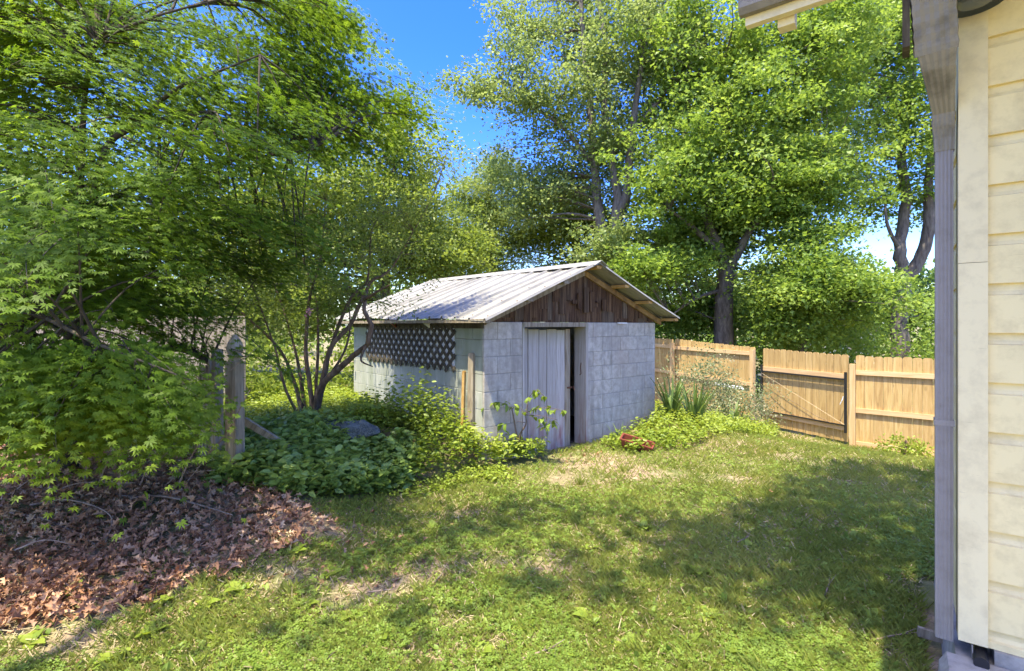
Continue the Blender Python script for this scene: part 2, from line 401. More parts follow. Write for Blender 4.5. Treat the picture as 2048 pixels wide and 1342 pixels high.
M['hinge'] = NT('zinc_hinge').out((.6, .6, .58), .35, metal=.8)
M['interior'] = NT('shed_interior').out((.04, .035, .03), .95)
def net_mat():
    t = NT('blue_grey_netting'); co = t.coord(); v = t.n('ShaderNodeTexVoronoi'); v.inputs['Scale'].default_value = 55; v.feature = 'DISTANCE_TO_EDGE'
    t.t.links.new(co, v.inputs['Vector']); n = t.noise(co, 6, 5)
    c = t.ramp(v.outputs['Distance'], [(.02, (.13, .145, .12)), (.14, (.03, .038, .035))])
    c = t.mix(t.ramp(n, [(.45, (0, 0, 0)), (.6, (.6, .6, .6))]), c, (.15, .18, .17))
    return t.out(c, .8, n, .8, .03)
M['net'] = net_mat()
def ground_mat():
    t = NT('soil_and_moss'); g = t.n('ShaderNodeNewGeometry'); P = g.outputs['Position']
    n1 = t.noise(P, 1.3, 5, .6); n2 = t.noise(P, 9, 5, .65); n3 = t.noise(P, 60, 3, .7)
    soil = t.ramp(n2, [(.3, (.16, .115, .07)), (.55, (.33, .245, .155)), (.75, (.46, .36, .24))])
    soil = t.mix(t.ramp(n3, [(.35, (.6, .6, .6)), (.5, (0, 0, 0))]), soil, (.1, .065, .045))
    moss = t.ramp(n2, [(.3, (.08, .1, .025)), (.7, (.19, .21, .06))])
    c = t.mix(t.ramp(n1, [(.42, (0, 0, 0)), (.56, (.85, .85, .85))]), soil, moss)
    return t.out(c, .95, t.math('ADD', n2, t.math('MULTIPLY', n3, .5)), .6, .03)
M['ground'] = ground_mat()

# ------------------------------------------------------------------ ground sheet
def axis(lo, hi, a, b, fine, far):
    core = np.arange(a, b + 1e-6, fine); out = list(core)
    s = fine; x = b
    while x < hi: s *= 1.25; x += s; out.append(min(x, hi))
    s = fine; x = a; pre = []
    while x > lo: s *= 1.25; x -= s; pre.append(max(x, lo))
    return np.array(pre[::-1] + out)
xs = axis(-400, 400, -7, 10, .11, 0); ys = axis(-60, 600, 1.2, 14, .11, 0)
GX, GY = np.meshgrid(xs, ys); GZ = terrain(GX, GY)
nx, ny = len(xs), len(ys)
V = np.stack([GX, GY, GZ], -1).reshape(-1, 3)
ii = (np.arange(ny - 1)[:, None] * nx + np.arange(nx - 1)[None]).reshape(-1)
Fq = np.stack([ii, ii + 1, ii + nx + 1, ii + nx], -1)
me = bpy.data.meshes.new('ground'); me.from_pydata(V.tolist(), [], Fq.tolist()); me.materials.append(M['ground']); me.shade_smooth()
g = link('ground', me); g['kind'] = 'structure'; g['label'] = 'bare soil and moss of the back yard'

# ------------------------------------------------------------------ block shed
C0 = Vector((-.322, 5.80)); UD = Vector((.7654, .6436)); VD = Vector((-.6436, .7654))
SW, SD, ST = 3.372, 3.709, 1.675
shed = empty('block_shed', (C0.x, C0.y, 0), math.atan2(UD.y, UD.x), 'low concrete block shed with ribbed metal roof and weathered plank door', 'shed')
def SL(u, v, z=0): return Vector((C0.x + UD.x * u + VD.x * v, C0.y + UD.y * u + VD.y * v, z))
D0, D1 = .5885, 1.758; DH = 1.615
# mortar cores (recessed behind the block faces)
fw = MB().box(.02, D0, .006, .2, -.2, ST).box(D1, SW - .02, .006, .2, -.2, ST).build('front_wall', M['mortar'], shed)
lw = MB().box(.006, .2, .203, SD - .01, -.4, ST).build('side_wall', M['mortar'], shed)
MB().box(SW - .2, SW - .012, .203, SD - .01, -.4, ST).build('side_wall', M['block'], shed)
MB().box(.203, SW - .203, SD - .2, SD - .012, -.4, ST).build('rear_wall', M['block'], shed)
MB().box(.203, SW - .203, .203, SD - .203, -.18, .01).build('floor', M['interior'], shed)
bcache = {}
def block_mesh(w, h, m, key):
    k = (round(w, 3), round(h, 3), key)
    if k not in bcache: bcache[k] = MB().box(0, w, 0, .03, 0, h, .0035).mesh('block', m)
    return bcache[k]
J = .004
for r in range(9):
    z1 = ST - .203 * r; z0 = z1 - .203
    off = 0 if r % 2 else -.2
    for (a, b) in ((0, D0), (D1, SW)):
        x = off
        if a: x = off + .1
        while x < b:
            lo, hi = max(x, a), min(x + .4, b); x += .4
            if hi - lo < .03: continue
            y = random.uniform(-.0025, .0015)
            link('block', block_mesh(hi - lo - J, .203 - J, M['block'], 'f'), fw, (lo + J / 2, y, z0 + J / 2))
    y = .033
    first = True
    while y < SD:
        L = (.4 if r % 2 else .2) if first else .4; first = False
        hi = min(y + L, SD)
        if hi - y > .03:
            link('block', block_mesh(hi - y - J, .203 - J, M['blockgreen'], 's'), lw, (random.uniform(-.002, .0015), hi - J / 2, z0 + J / 2), (0, 0, R(-90)))
        y += L
# door surround
MB().box(D0 + .002, D1 - .002, -.012, .2, DH, ST).build('door_header', M['oldwood'], shed)
MB().box(D0 + .002, D0 + .03, .012, .2, -.05, DH - .002).build('door_jamb', M['door'], shed)
j = MB().box(D1 - .026, D1 - .002, .004, .2, -.05, DH - .002).build('door_jamb', M['door'], shed)
MB().box(D1 - .03, D1 + .018, -.016, .002, -.03, DH + .05).build('trim_strip', M['door'], shed)
MB().box(D0 - .004, D0 + .022, -.012, .008, -.03, DH + .05).build('trim_strip', M['door'], shed)
door = MB().box(.66, 1.56, .155, .18, .45, .53).box(.66, 1.56, .155, .18, 1.25, 1.33).build('plank_door', M['door'], shed)
px = [.66, .79, .985, 1.125, 1.30, 1.465, 1.565]
for i in range(6):
    a, b = px[i], px[i + 1]; dz = random.uniform(-.012, .012)
    gap = .012 if i == 1 else .005
    MB().box(a + .001, b - gap, .125 - (.006 if i % 2 else 0), .153, -.03 + dz * 1.5, 1.585 + dz, .004).build('plank', M['oldwood'] if i == 5 else M['door'], door)
MB().box(1.50, 1.59, .112, .119, .775, .80).tube([(1.60, .1, .80), (1.60, .085, .775), (1.61, .09, .75)], .008, 6).build('latch', M['rust'], door)
MB().tube([(D1 - .034, .07, 1.12), (D1 - .04, .075, 1.05), (D1 - .034, .07, .97), (D1 - .036, .09, .95)], .006, 5).build('hook', M['rust'], shed)
# gable boards
RIDGE, EAVE_L, EAVE_R = 2.45, 1.70, 1.735
OL, OR, OG = .2, .24, .30
mid = SW / 2
def roof_z(u):
    return EAVE_L + (RIDGE - EAVE_L) * (u + OL) / (mid + OL) if u < mid else RIDGE + (EAVE_R - RIDGE) * (u - mid) / (SW + OR - mid)
gb = MB().prism([(0, ST + .003), (SW, ST + .003), (mid, roof_z(mid) - .12)], 'y', .03, .05).build('gable', M['interior'], shed)
x = .0
while x < SW:
    w = random.uniform(.08, .145); x1 = min(x + w, SW)
    ta, tb = roof_z(x) - .075, roof_z(x1) - .075
    if min(ta, tb) > ST + .04:
        cen = abs((x + x1) / 2 - mid)
        if cen < .75:
            zb = ST - .01 + .12 + random.uniform(0, .24) - .1 * (cen / .75)
            if cen < .3 and random.random() < .5: zb += .08
        else: zb = ST + random.uniform(-.012, .07)
        zb = min(zb, min(ta, tb) - .03)
        y = random.uniform(-.012, .004)
        MB().prism([(x + .002, zb), (x1 - .003, zb + random.uniform(-.008, .008)), (x1 - .003, tb), (x + .002, ta)], 'y', y, y + .02).build('gable_board', M['gable'], shed)
    x = x1
x = .12
while x < SW - .1:
    w = random.uniform(.09, .2); x1 = min(x + w, SW - .1); t = min(roof_z(x), roof_z(x1)) - .09
    t = min(t, ST + random.uniform(.28, .36))
    if t > ST + .05:
        MB().box(x + .002, x1 - .003, .008, .028, ST - .004 + random.uniform(-.006, .012), t).build('gable_board', M['gable'], shed)
    x = x1
for cx in (1.45, 1.56, 1.68, 1.8, 1.93, 2.06):
    zt = roof_z(cx) - random.uniform(.28, .4); zb = ST + random.uniform(.12, .3)
    MB().box(cx, cx + random.uniform(.07, .1), -.034, -.014, zb, zt).build('gable_board', M['gable'], shed)
MB().box(2.42, 2.62, -.03, -.008, ST - .016, ST + .002).build('patch_strip', M['white'], shed)
# roof sheets, each a ribbed sheet of its own
def roof_sheet(u0, u1, v0, v1, nr=3):
    pts = []
    step = (v1 - v0) / nr
    for k in range(nr):
        a = v0 + k * step
        for q, h in ((0, 0), (.012, .028), (.038, .028), (.05, 0), (.05 + (step - .05) * .33, 0), (.05 + (step - .05) * .36, .005), (.05 + (step - .05) * .42, 0), (.05 + (step - .05) * .66, 0), (.05 + (step - .05) * .69, .005), (.05 + (step - .05) * .75, 0)):
            pts.append((a + q, h))
    pts.append((v1, 0)); pts.append((v1 + .012, .02)); pts.append((v1 + .03, .02))
    mb = MB(); n = len(pts); t = .0025
    S = 5
    vs = []
    for side in (0, 1):
        for i in range(S + 1):
            u = u0 + (u1 - u0) * i / S
            for (v, h) in pts:
                sag = .012 * math.sin(v * 3.1 + u * 2) + .012 * v
                vs.append((u, v, roof_z(u) + h + sag - (t if side else 0)))
    fs = []
    B = n * (S + 1)
    for i in range(S):
        for k in range(n - 1):
            q = (i * n + k, i * n + k + 1, (i + 1) * n + k + 1, (i + 1) * n + k)
            fs.append(q); fs.append(tuple(B + w for w in reversed(q)))
    for i in (0, S):
        for k in range(n - 1): fs.append((i * n + k, i * n + k + 1, B + i * n + k + 1, B + i * n + k))
    for k in (0, n - 1):
        for i in range(S): fs.append((i * n + k, (i + 1) * n + k, B + (i + 1) * n + k, B + i * n + k))
    return mb.add(vs, fs)
VW = (SD + 2 * OG) / 5
for k in range(5):
    v0 = -OG + k * VW
    ls = roof_sheet(-OL + random.uniform(-.01, .01), mid, v0, v0 + VW).build('roof_sheet', M['metal'], shed)
    ls.location.z = .003 * (k % 2)
    rs = roof_sheet(mid, SW + OR + random.uniform(-.01, .01), v0, v0 + VW).build('roof_sheet', M['metal'], shed)
    rs.location.z = .003 * (k % 2)
    sc = MB()
    for uu in (-.08, .35, .8, 1.25):
        for vv in np.arange(v0 + .12, v0 + VW, .287):
            z = roof_z(uu) + .012 * math.sin(vv * 3.1 + uu * 2) + .012 * vv
            sc.box(uu - .008, uu + .008, vv - .008, vv + .008, z, z + .008)
    scr = sc.build('screws', M['rust'], ls); scr['kind'] = 'stuff'
rc = [(mid - .13, roof_z(mid - .13) + .028), (mid, RIDGE + .045), (mid + .13, roof_z(mid + .13) + .028), (mid + .13, roof_z(mid + .13) + .024), (mid, RIDGE + .04), (mid - .13, roof_z(mid - .13) + .024)]
MB().prism(rc, 'y', -OG - .005, SD + OG).build('ridge_cap', M['metal'], shed).rotation_euler = (R(.6), 0, 0)
# purlins with yellow ends and rake rafters
for u in (mid + .02, mid + .62, mid + 1.18, SW + OR - .06, mid - .6, mid - 1.2, -OL + .05):
    z = roof_z(u) - .006
    MB().box(u - .045, u + .045, -OG + .03, SD + OG - .03, z - .05, z - .008).build('purlin', M['yellowwood'] if u > mid else M['oldwood'], shed)
for v in (-.035, SD * .33, SD * .66, SD + .005):
    for (ua, ub) in ((.0, mid), (mid, SW + .12)):
        za, zb = roof_z(ua) - .062, roof_z(ub) - .062
        MB().prism([(ua, za - .075), (ub, zb - .075), (ub, zb), (ua, za)], 'y', v, v + .036).build('rafter', M['rakewood'] if (v < 0 and ua > 1) else M['oldwood'], shed)
MB().box(-.02, -.002, -.01, SD, ST - .075, ST + .01).build('eave_board', M['lattice'], shed)
for s in (2.1, 1.15):
    MB().prism([(-.14, 1.69), (-.02, 1.69), (-.02, 1.60)], 'y', s, s + .05).build('bracket', M['white'] if s < 2 else M['redplastic'], shed)
MB().tube([(SW + .03, .1, ST - .08), (SW + .03, .1, -.3)], .022, 8).build('conduit', M['spout'], shed)
# lattice panel on the side wall: every slat its own piece
lat = MB().box(-.03, -.012, .5765, 3.16, 1.635, 1.655).build('lattice_panel', M['lattice'], shed)
MB().box(-.0085, -.004, .60, 3.14, 1.10, 1.62).build('backing', M['white'], lat)
sA, sB, hA, hB = .5765, 3.16, 1.075, 1.632
def slat(c, sgn, x0):
    # centre line: z - hA = sgn*(s - c); clip to the panel's height and width
    pts = []
    for zz in (hA - .01 + random.uniform(-.012, .01), hB):
        pts.append([c + sgn * (zz - hA), zz])
    (a, za), (b, zb) = pts
    def clip(a, za, b, zb):
        if a < sA: za += (sA - a) * (zb - za) / (b - a); a = sA
        if a > sB: za += (sB - a) * (zb - za) / (b - a); a = sB
        return a, za
    if max(a, b) <= sA + .02 or min(a, b) >= sB - .02: return
    a, za = clip(a, za, b, zb); b, zb = clip(b, zb, a, za)
    if abs(zb - za) < .04: return
    w = .0225; d = Vector((b - a, zb - za)).normalized(); q = Vector((-d.y, d.x)) * w
    p = [(a + q.x, za + q.y), (b + q.x, zb + q.y), (b - q.x, zb - q.y), (a - q.x, za - q.y)]
    MB().prism(p, 'x', x0, x0 + .007).build('slat', M['lattice'], lat)
c = sA - .6
while c < sB + .6:
    slat(c, 1, -.030); slat(c + .04, -1, -.0215); c += .152

# boards leaning at the corner
def lean_board(u, v, w, d, h, tilt, label, m):
    o = MB().prism([(0, 0), (w, 0), (w, h - .02), (w * .6, h), (0, h - .01)], 'y', 0, d).build('leaning_board', m)
    p = SL(u, v); o.location = (p.x, p.y, th(p.x, p.y) - .06); o.rotation_euler = (R(tilt), 0, math.atan2(UD.y, UD.x) - R(70))
    tag(o, label, 'board', 'old boards leaning on the shed corner'); return o
lean_board(-.09, .22, .075, .05, 1.22, -1.5, 'taller brown weathered board leaning at the shed corner', M['oldwood'])
lean_board(-.15, .27, .035, .035, .98, -2.5, 'thin short yellowish stake beside the taller leaning board', M['yellowwood'])

# ------------------------------------------------------------------ wooden fence and gate
def fence_frame(a, b):
    d = Vector((b[0] - a[0], b[1] - a[1])); L = d.length; return math.atan2(d.y, d.x), L
pk = {}
def picket_mesh(h):
    k = round(h, 2)
    if k not in pk:
        w = .136; e = .02
        pk[k] = MB().prism([(0, 0), (w, 0), (w, k - .03), (w - e * .6, k - .008), (w - e * 1.4, k), (e * 1.4, k), (e * .6, k - .008), (0, k - .03)], 'y', 0, .016).mesh('picket', M['pine_new'])
    return pk[k]
def fence_run(root, a, b, ztopa, ztopb, zbot, rails, x0=.0, rail_droop=0):
    ang, L = fence_frame(a, b); n = int(round((L - x0) / .1405))
    for i in range(n):
        x = x0 + i * (L - x0) / n; t = x / L
        top = ztopa + (ztopb - ztopa) * t + random.uniform(-.008, .008)
        gz = min(zbot, th(a[0] + (b[0] - a[0]) * t, a[1] + (b[1] - a[1]) * t) + .0)
        o = link('picket', picket_mesh(round(top - gz, 2)), root, (x + .002, .002 + random.uniform(0, .003), top - round(top - gz, 2)))
    for (za, zb) in rails:
        MB().prism([(x0, za - .044), (L, zb - .044), (L, zb + .044), (x0, za + .044)], 'y', -.038, .0).build('rail', M['pine_rail'], root)
def post(root, x, ztop, zbot=-.9):
    MB().prism([(x - .045, zbot), (x + .045, zbot), (x + .045, ztop), (x - .045, ztop)], 'y', -.128, -.039).build('post', M['pine_rail'] if 0 else M['pine_post'], root)
M['pine_post'] = wood_mat('new_pine_post', (.58, .39, .2), (.42, .26, .11), (.66, .48, .28), (11, 11, .8), .65, True, .2, .15)
P0 = (1.4, 19.0); P1 = (4.42, 13.7); P2 = (5.60, 11.62); P3 = (5.68, 11.42); P4 = (6.42, 9.62); P5 = (6.48, 9.58); P6 = (10.6, 5.9)
f1 = empty('wooden_fence', (P1[0], P1[1], 0), fence_frame(P1, P2)[0], 'new pine fence panel between the shed and the gate, behind the irises', 'fence', 'runs of new pine fence')
fence_run(f1, P1, P2, 1.26, 1.12, -.62, [(1.03, .98), (.33, .26), (-.40, -.48)])
post(f1, fence_frame(P1, P2)[1] - .01, 1.07); post(f1, -.01, 1.16)
f0 = empty('wooden_fence', (P0[0], P0[1], 0), fence_frame(P0, P1)[0], 'far end of the pine fence disappearing behind the shed corner', 'fence', 'runs of new pine fence')
fence_run(f0, P0, (P1[0] - .03, P1[1] + .05), 1.42, 1.25, -.5, [(1.2, 1.05), (.5, .35)])
f2 = empty('wooden_fence', (P5[0], P5[1], 0), fence_frame(P5, P6)[0], 'new pine fence panel right of the gate, beside the house corner', 'fence', 'runs of new pine fence')
fence_run(f2, P5, P6, 1.06, 1.04, -.66, [(.745, .74), (.03, .02), (-.60, -.60)], .04)
post(f2, .0, .905); post(f2, 2.45, .9); post(f2, 4.9, .9)
ang, GL = fence_frame(P3, P4)
gt = empty('wooden_gate', (P3[0], P3[1], 0), ang, 'pine picket gate in a black steel frame with a diagonal cable', 'gate')
n = 13
for i in range(n):
    x = i * GL / n; t = i / n; top = 1.115 + (1.06 - 1.115) * t + random.uniform(-.006, .006); h = round(top + .60, 2)
    link('picket', picket_mesh(h), gt, (x + .002, .004, top - h))
for z in (.66, -.34):
    MB().box(.02, GL - .04, -.038, .0, z - .044, z + .044).build('rail', M['pine_rail'], gt)
fr = MB().box(0, .035, -.075, -.04, -.42, .74).box(GL - .04, GL - .003, -.075, -.04, -.42, .74).box(.036, GL - .042, -.07, -.042, .585, .612).box(.036, GL - .042, -.07, -.042, -.292, -.268).build('steel_frame', M['black'], gt)
MB().tube([(.03, -.08, .56), (GL - .03, -.08, -.26)], .0035, 5).build('brace_cable', M['cable'], gt)
MB().tube(smooth_path([(.03, -.085, .5), (.25, -.085, .36), (.6, -.085, .12), (.95, -.085, -.02), (1.3, -.085, -.17), (GL - .3, -.085, -.27)]), .005, 5).build('brace_wire', M['stem'], gt)
for z in (.52, -.2): MB().box(-.06, .03, -.085, -.076, z - .018, z + .018).build('hinge', M['hinge'], gt)
MB().tube([(GL - .04, -.09, .28), (GL - .06, -.1, .2), (GL - .1, -.1, .12)], .008, 5).build('latch_cord', M['white'], gt)

# ------------------------------------------------------------------ house corner
A = Vector((1.916, 2.15)); WD = Vector((.791, -.612)); house = empty('house', (A.x, A.y, 0), math.atan2(WD.y, WD.x), 'cream clapboard house corner with grey downspout at the right', 'house')
HT = 3.25; CB = .0805; EX = .205
MB().box(.012, 3.0, .022, .2, .31, HT).box(.012, .2, .202, 1.30, .31, HT).build('wall', M['creamtrim'], house)
z = .787 - 3 * EX; k = 0
while z < HT:
    z0 = max(z, .30); e = EX
    prof = [(.020, z0), (-.006, z0), (-.006, z + .155), (.006, z + .160), (.013, z + .175), (.014, z + EX), (.020, z + EX)]
    if z + .155 > z0 + .02:
        MB().prism(prof, 'x', CB + .001, 3.0).build('siding_board', M['cream'], house)
    z += EX
z = .787 - 3 * EX
while z < HT:
    z0 = max(z, .30)
    if z + .155 > z0 + .02:
        MB().prism([(.010, z0), (-.004, z0), (-.004, z + .155), (.004, z + .185), (.005, z + EX), (.010, z + EX)], 'y', .085, 1.30).build('siding_board', M['cream'], house)
    z += EX
MB().box(-.012, CB, -.022, .019, .305, 1.90).build('corner_board', M['creamtrim'], house)
MB().box(-.012, CB, -.022, .019, 1.902, HT).build('corner_board', M['creamtrim'], house)
MB().box(-.012, .010, .0205, .083, .305, HT).build('corner_board', M['creamtrim'], house)
# footing
MB().prism([(-.10, -.2), (-.075, .20), (-.05, .245), (3.0, .245), (3.0, -.2)], 'y', -.9, -.03).build('footing', M['concrete'], house)
MB().prism([(-.06, -.2), (-.02, .235), (3.0, .235), (3.0, -.2)], 'y', -.028, 1.3).build('footing', M['concrete'], house)
MB().box(.10, .22, -.02, .1, .236, .299).box(.5, 3.0, -.02, .1, .236, .299).build('sill_block', M['concrete'], house)
MB().tube([(.055, -.08, .26), (.06, .15, .26)], .026, 10).build('drain_pipe', M['black'], house)
MB().box(.03, .034, -.03, .0, .24, .30).build('flashing', M['spout'], house)
# downspout: hollow-looking rectangular tube with ribs, elbows and straps
def rect_loft(mb, secs, ribs=True):
    """secs: (centre, ax, ay) ax/ay half vectors."""
    vs = []; base = []
    for c, ax, ay in secs:
        ring = []
        for (a, b) in [(-1, -1)] + [(x, -1 - (.10 if i % 2 else 0)) for i, x in enumerate(np.linspace(-.85, .85, 9))] + [(1, -1), (1.06, -.3), (1, 1), (-1, 1), (-1.06, -.3)]:
            ring.append(c + ax * a + ay * b)
        base.append(len(vs)); vs += ring
    n = len(vs) // len(secs); fs = []
    for i in range(len(secs) - 1):
        for k in range(n):
            q = (k + 1) % n; fs.append((base[i] + k, base[i] + q, base[i + 1] + q, base[i + 1] + k))
    fs.append(tuple(range(n - 1, -1, -1))); fs.append(tuple(base[-1] + k for k in range(n)))
    return mb.add(vs, fs)
X = Vector((1, 0, 0)); Y = Vector((0, 1, 0)); Z = Vector((0, 0, 1))
sx, sy = -.055, .055
ds = MB()
rect_loft(ds, [(Vector((sx, sy, .27)), X * .030, Y * .035), (Vector((sx, sy, 2.42)), X * .030, Y * .035)])
dsp = ds.build('downspout', M['spout'], house)
el = MB()
secs = [(Vector((sx, sy, 2.40)), X * .033, Y * .038), (Vector((sx, sy - .005, 2.455)), X * .034, Y * .04), (Vector((sx - .002, sy - .02, 2.50)), X * .036, Y * .036 + Z * .012)]
for i in range(5): secs.append((Vector((sx - .004, sy - .028 - i * .004, 2.52 + i * .012)), X * (.036 + .002 * (i % 2)), Y * .036 + Z * .018))
secs += [(Vector((sx - .028, sy - .19, 2.72)), X * .052, Y * .042 + Z * .03), (Vector((sx - .034, sy - .225, 2.77)), X * .06, Y * .046 + Z * .026)]
rect_loft(el, secs); el.build('elbow', M['gutter'], dsp)
el2 = MB(); secs = []
for i in range(12):
    t = i / 11; secs.append((Vector((sx - .036 - .015 * t, sy - .222 - .05 * math.sin(t * 1.4), 2.76 + .25 * t)), X * (.066 + .003 * (i % 2)), Y * (.046 + .003 * (i % 2)) + Z * .02 * (1 - t)))
rect_loft(el2, secs); el2.build('elbow', M['gutter'], dsp)
MB().box(sx - .034, sx + .034, sy - .038, sy + .04, 1.2, 1.225).build('strap', M['spout'], dsp)
# gutter, fascia and rafter tail over the corner
gy = -.30
MB().prism([(gy - .045, 3.19), (gy - .05, 3.125), (gy - .03, 3.10), (gy, 3.10), (gy, 3.195)], 'x', -.81, 3.0).build('gutter', M['gutter'], house)
MB().box(-.79, 3.0, gy + .002, gy + .04, 3.06, 3.195).build('fascia', M['creamtrim'], house)
MB().box(-.66, -.59, gy + .047, gy + .11, 3.025, 3.15).build('rafter_tail', M['creamtrim'], house)
MB().box(-.16, 3.2, gy - 1.1, .02, 3.29, 3.40).build('shade_slab', M['creamtrim'], house)  # unseen slab added above the eave so the siding stays in shade
MB().box(-.16, 3.0, gy + .047, .02, 3.26, 3.287).build('soffit', M['creamtrim'], house)
MB().box(-.20, -.175, gy + .05, gy + .16, 2.78, 3.2).build('fascia_end', M['lattice'], house)
# floodlight
fl = empty('floodlight', W(1950, 2, 2.02), 0, 'round dark floodlight fixed high on the cream corner board', 'light')
def lathe(prof, n=20):
    mb = MB(); vs = [(r * math.cos(2 * math.pi * k / n), r * math.sin(2 * math.pi * k / n), z) for (r, z) in prof for k in range(n)]
    fs = [(i * n + k, i * n + (k + 1) % n, (i + 1) * n + (k + 1) % n, (i + 1) * n + k) for i in range(len(prof) - 1) for k in range(n)]
    fs += [tuple(range(n - 1, -1, -1)), tuple((len(prof) - 1) * n + k for k in range(n))]
    return mb.add(vs, fs)
lathe([(.04, .15), (.075, .12), (.1, .04), (.104, 0), (.096, -.012), (.072, -.004), (.02, .01)][::-1]).build('housing', M['darkplastic'], fl)
lathe([(.07, -.001), (.05, -.01), (.01, -.014)][::-1]).build('lens', NT('lamp_lens').out((.1, .12, .13), .1, spec=.6), fl)
MB().tube([(0, 0, .1), (.05, .07, .13), (.09, .12, .1)], .012, 8).build('arm', M['black'], fl)
MB().tube([(-.06, -.0, .02), (-.1, .01, .01), (-.14, .03, .015)], .01, 8).build('cable', M['black'], fl)

# ------------------------------------------------------------------ old post, old gate, grey fence, bits
op = empty('gate_post', (*W(470, 900, 4.3).xy, 0), R(-14), 'weathered wooden post with a carved acorn finial, left of the shed', 'post')
pw = .052
MB().prism([(-pw, -pw), (pw, -pw), (pw, pw), (-pw, pw)], 'z', .1, 1.33).build('shaft', M['oldwood'], op)
fin = [(pw * 1.0, 1.331), (pw * .8, 1.345), (pw * .8, 1.365), (pw * 1.12, 1.375), (pw * .85, 1.395), (pw * 1.15, 1.42), (pw * 1.2, 1.45), (pw * 1.0, 1.49), (pw * .6, 1.53), (.012, 1.556), (.003, 1.56)]
mb = MB(); n = 12
vs = [(r * math.cos(2 * math.pi * (k + .5) / n) * 1.05, r * math.sin(2 * math.pi * (k + .5) / n) * 1.05, z) for r, z in fin for k in range(n)]
fs = [(i * n + k, i * n + (k + 1) % n, (i + 1) * n + (k + 1) % n, (i + 1) * n + k) for i in range(len(fin) - 1) for k in range(n)] + [tuple(range(n - 1, -1, -1)), tuple((len(fin) - 1) * n + k for k in range(n))]
mb.add(vs, fs).build('finial', M['oldwood'], op)
og = empty('old_gate', (*W(415, 900, 4.75).xy, 0), R(-38), 'narrow grey slatted gate sagging beside the finial post', 'gate')
for i in range(7):
    h = 1.0 + random.uniform(-.05, .05)
    MB().prism([(0, 0), (.045, 0), (.045, h - .04), (.022, h), (0, h - .04)], 'y', 0, .018).build('slat', M['greywood'], og, (-.22 + i * .075, .0, .28))
for z in (.5, 1.1): MB().box(-.26, .32, .019, .055, z, z + .07).build('rail', M['oldwood'], og)
MB().box(.22, .30, -.05, .018, .1, 1.42).build('stile', M['greywood'], og)
gf = empty('grey_picket_fence', (-9.4, 7.4, 0), R(2), 'old grey board fence half hidden behind the maple leaves', 'fence')
for i in range(38):
    h = 1.62 + random.uniform(-.02, .02)
    MB().prism([(0, 0), (.135, 0), (.135, h - .03), (.11, h), (.025, h), (0, h - .03)], 'y', 0, .018).build('picket', M['greywood'], gf, (i * .142, random.uniform(0, .006), .15))
for z in (.6, 1.4): MB().box(0, 5.4, .025, .065, z, z + .09).build('rail', M['oldwood'], gf)
bb = MB().prism([(0, 0), (.62, .0), (.60, .03), (.3, .055), (0, .07)], 'y', 0, .03).build('broken_board', M['oldwood'])
bb.location = W(482, 848, 4.65); bb.rotation_euler = (R(14), R(33), R(12)); tag(bb, 'split grey board fallen against the foot of the finial post', 'board')
# netting heap
def heap_mesh():
    nu, nv = 44, 22; vs = []; fs = []
    for i in range(nu):
        a = i / (nu - 1)
        for k in range(nv):
            b = k / (nv - 1) * math.pi
            ry = .20 * (math.sin(a * math.pi) ** .55) * (1 + .25 * math.sin(a * 9)); rz = .2 * (math.sin(a * math.pi) ** .6) * (.8 + .35 * a)
            nz = .05 * (vnoise(a * 16, k * .7, 4) - .5) + .03 * (vnoise(a * 40, k * 1.6, 6) - .5)
            vs.append(((a - .5) * 1.25, -math.cos(b) * (ry + nz) + .1 * math.sin(a * 4), math.sin(b) * (rz + nz) + .03))
    for i in range(nu - 1):
        for k in range(nv - 1): fs.append((i * nv + k, (i + 1) * nv + k, (i + 1) * nv + k + 1, i * nv + k + 1))
    return MB().add(vs, fs)
nh = heap_mesh().build('netting_heap', M['net'], smooth=True)
p = W(640, 880, 5.25); nh.location = (p.x, p.y, th(p.x, p.y) - .02); nh.rotation_euler = (0, R(-9), R(16))
tag(nh, 'blue grey garden netting bundled over a heap among the weeds', 'netting')
# red planter
pl = empty('planter', (*W(1272, 890, 6.55).xy, 0), R(-24), 'faded red plastic window box planter lying tilted in the weeds', 'planter')
pz = th(pl.location.x, pl.location.y); pl.location.z = pz + .02; pl.rotation_euler = (R(14), R(12), R(-24))
def trough(L, Wd, H, t=.006):
    o = [(-L, -Wd), (L, -Wd), (L, Wd), (-L, Wd)]; s = .85
    rings = [[(x * s, y * s, 0) for x, y in o], [(x, y, H) for x, y in o], [(x * (1 - t / L), y * (1 - t / Wd), H) for x, y in o], [(x * s * .97, y * s * .93, .008) for x, y in o]]
    vs = sum(rings, []); fs = [(3, 2, 1, 0), (12, 13, 14, 15)]
    for r in range(3):
        for k in range(4): fs.append((r * 4 + k, r * 4 + (k + 1) % 4, r * 4 + 4 + (k + 1) % 4, r * 4 + 4 + k))
    return MB().add(vs, fs)
trough(.2, .075, .12).build('trough', M['redplastic'], pl)
MB().box(-.215, .215, -.09, -.076, .105, .122).box(-.215, .215, .076, .09, .105, .122).box(-.215, -.201, -.0755, .0755, .105, .122).box(.201, .215, -.0755, .0755, .105, .122).build('rim', M['redplastic'], pl)
MB().box(-.17, .17, -.06, .06, .012, .05).build('soil', M['ground'], pl)
# distant white garage seen through the leaves
gg = empty('white_garage', (19.5, 29, -.7), R(10), 'small white building glimpsed through the trees beyond the gate', 'building')
MB().box(-1.6, 1.6, 0, 4, 0, 2.0).build('wall', M['white'], gg)
MB().prism([(-1.8, 1.95), (1.8, 1.95), (0, 2.8)], 'y', -.3, 4.3).build('roof', M['shingle'], gg)
MB().box(-.5, .5, -.05, -.005, 0, 1.7).build('door', M['spout'], gg)
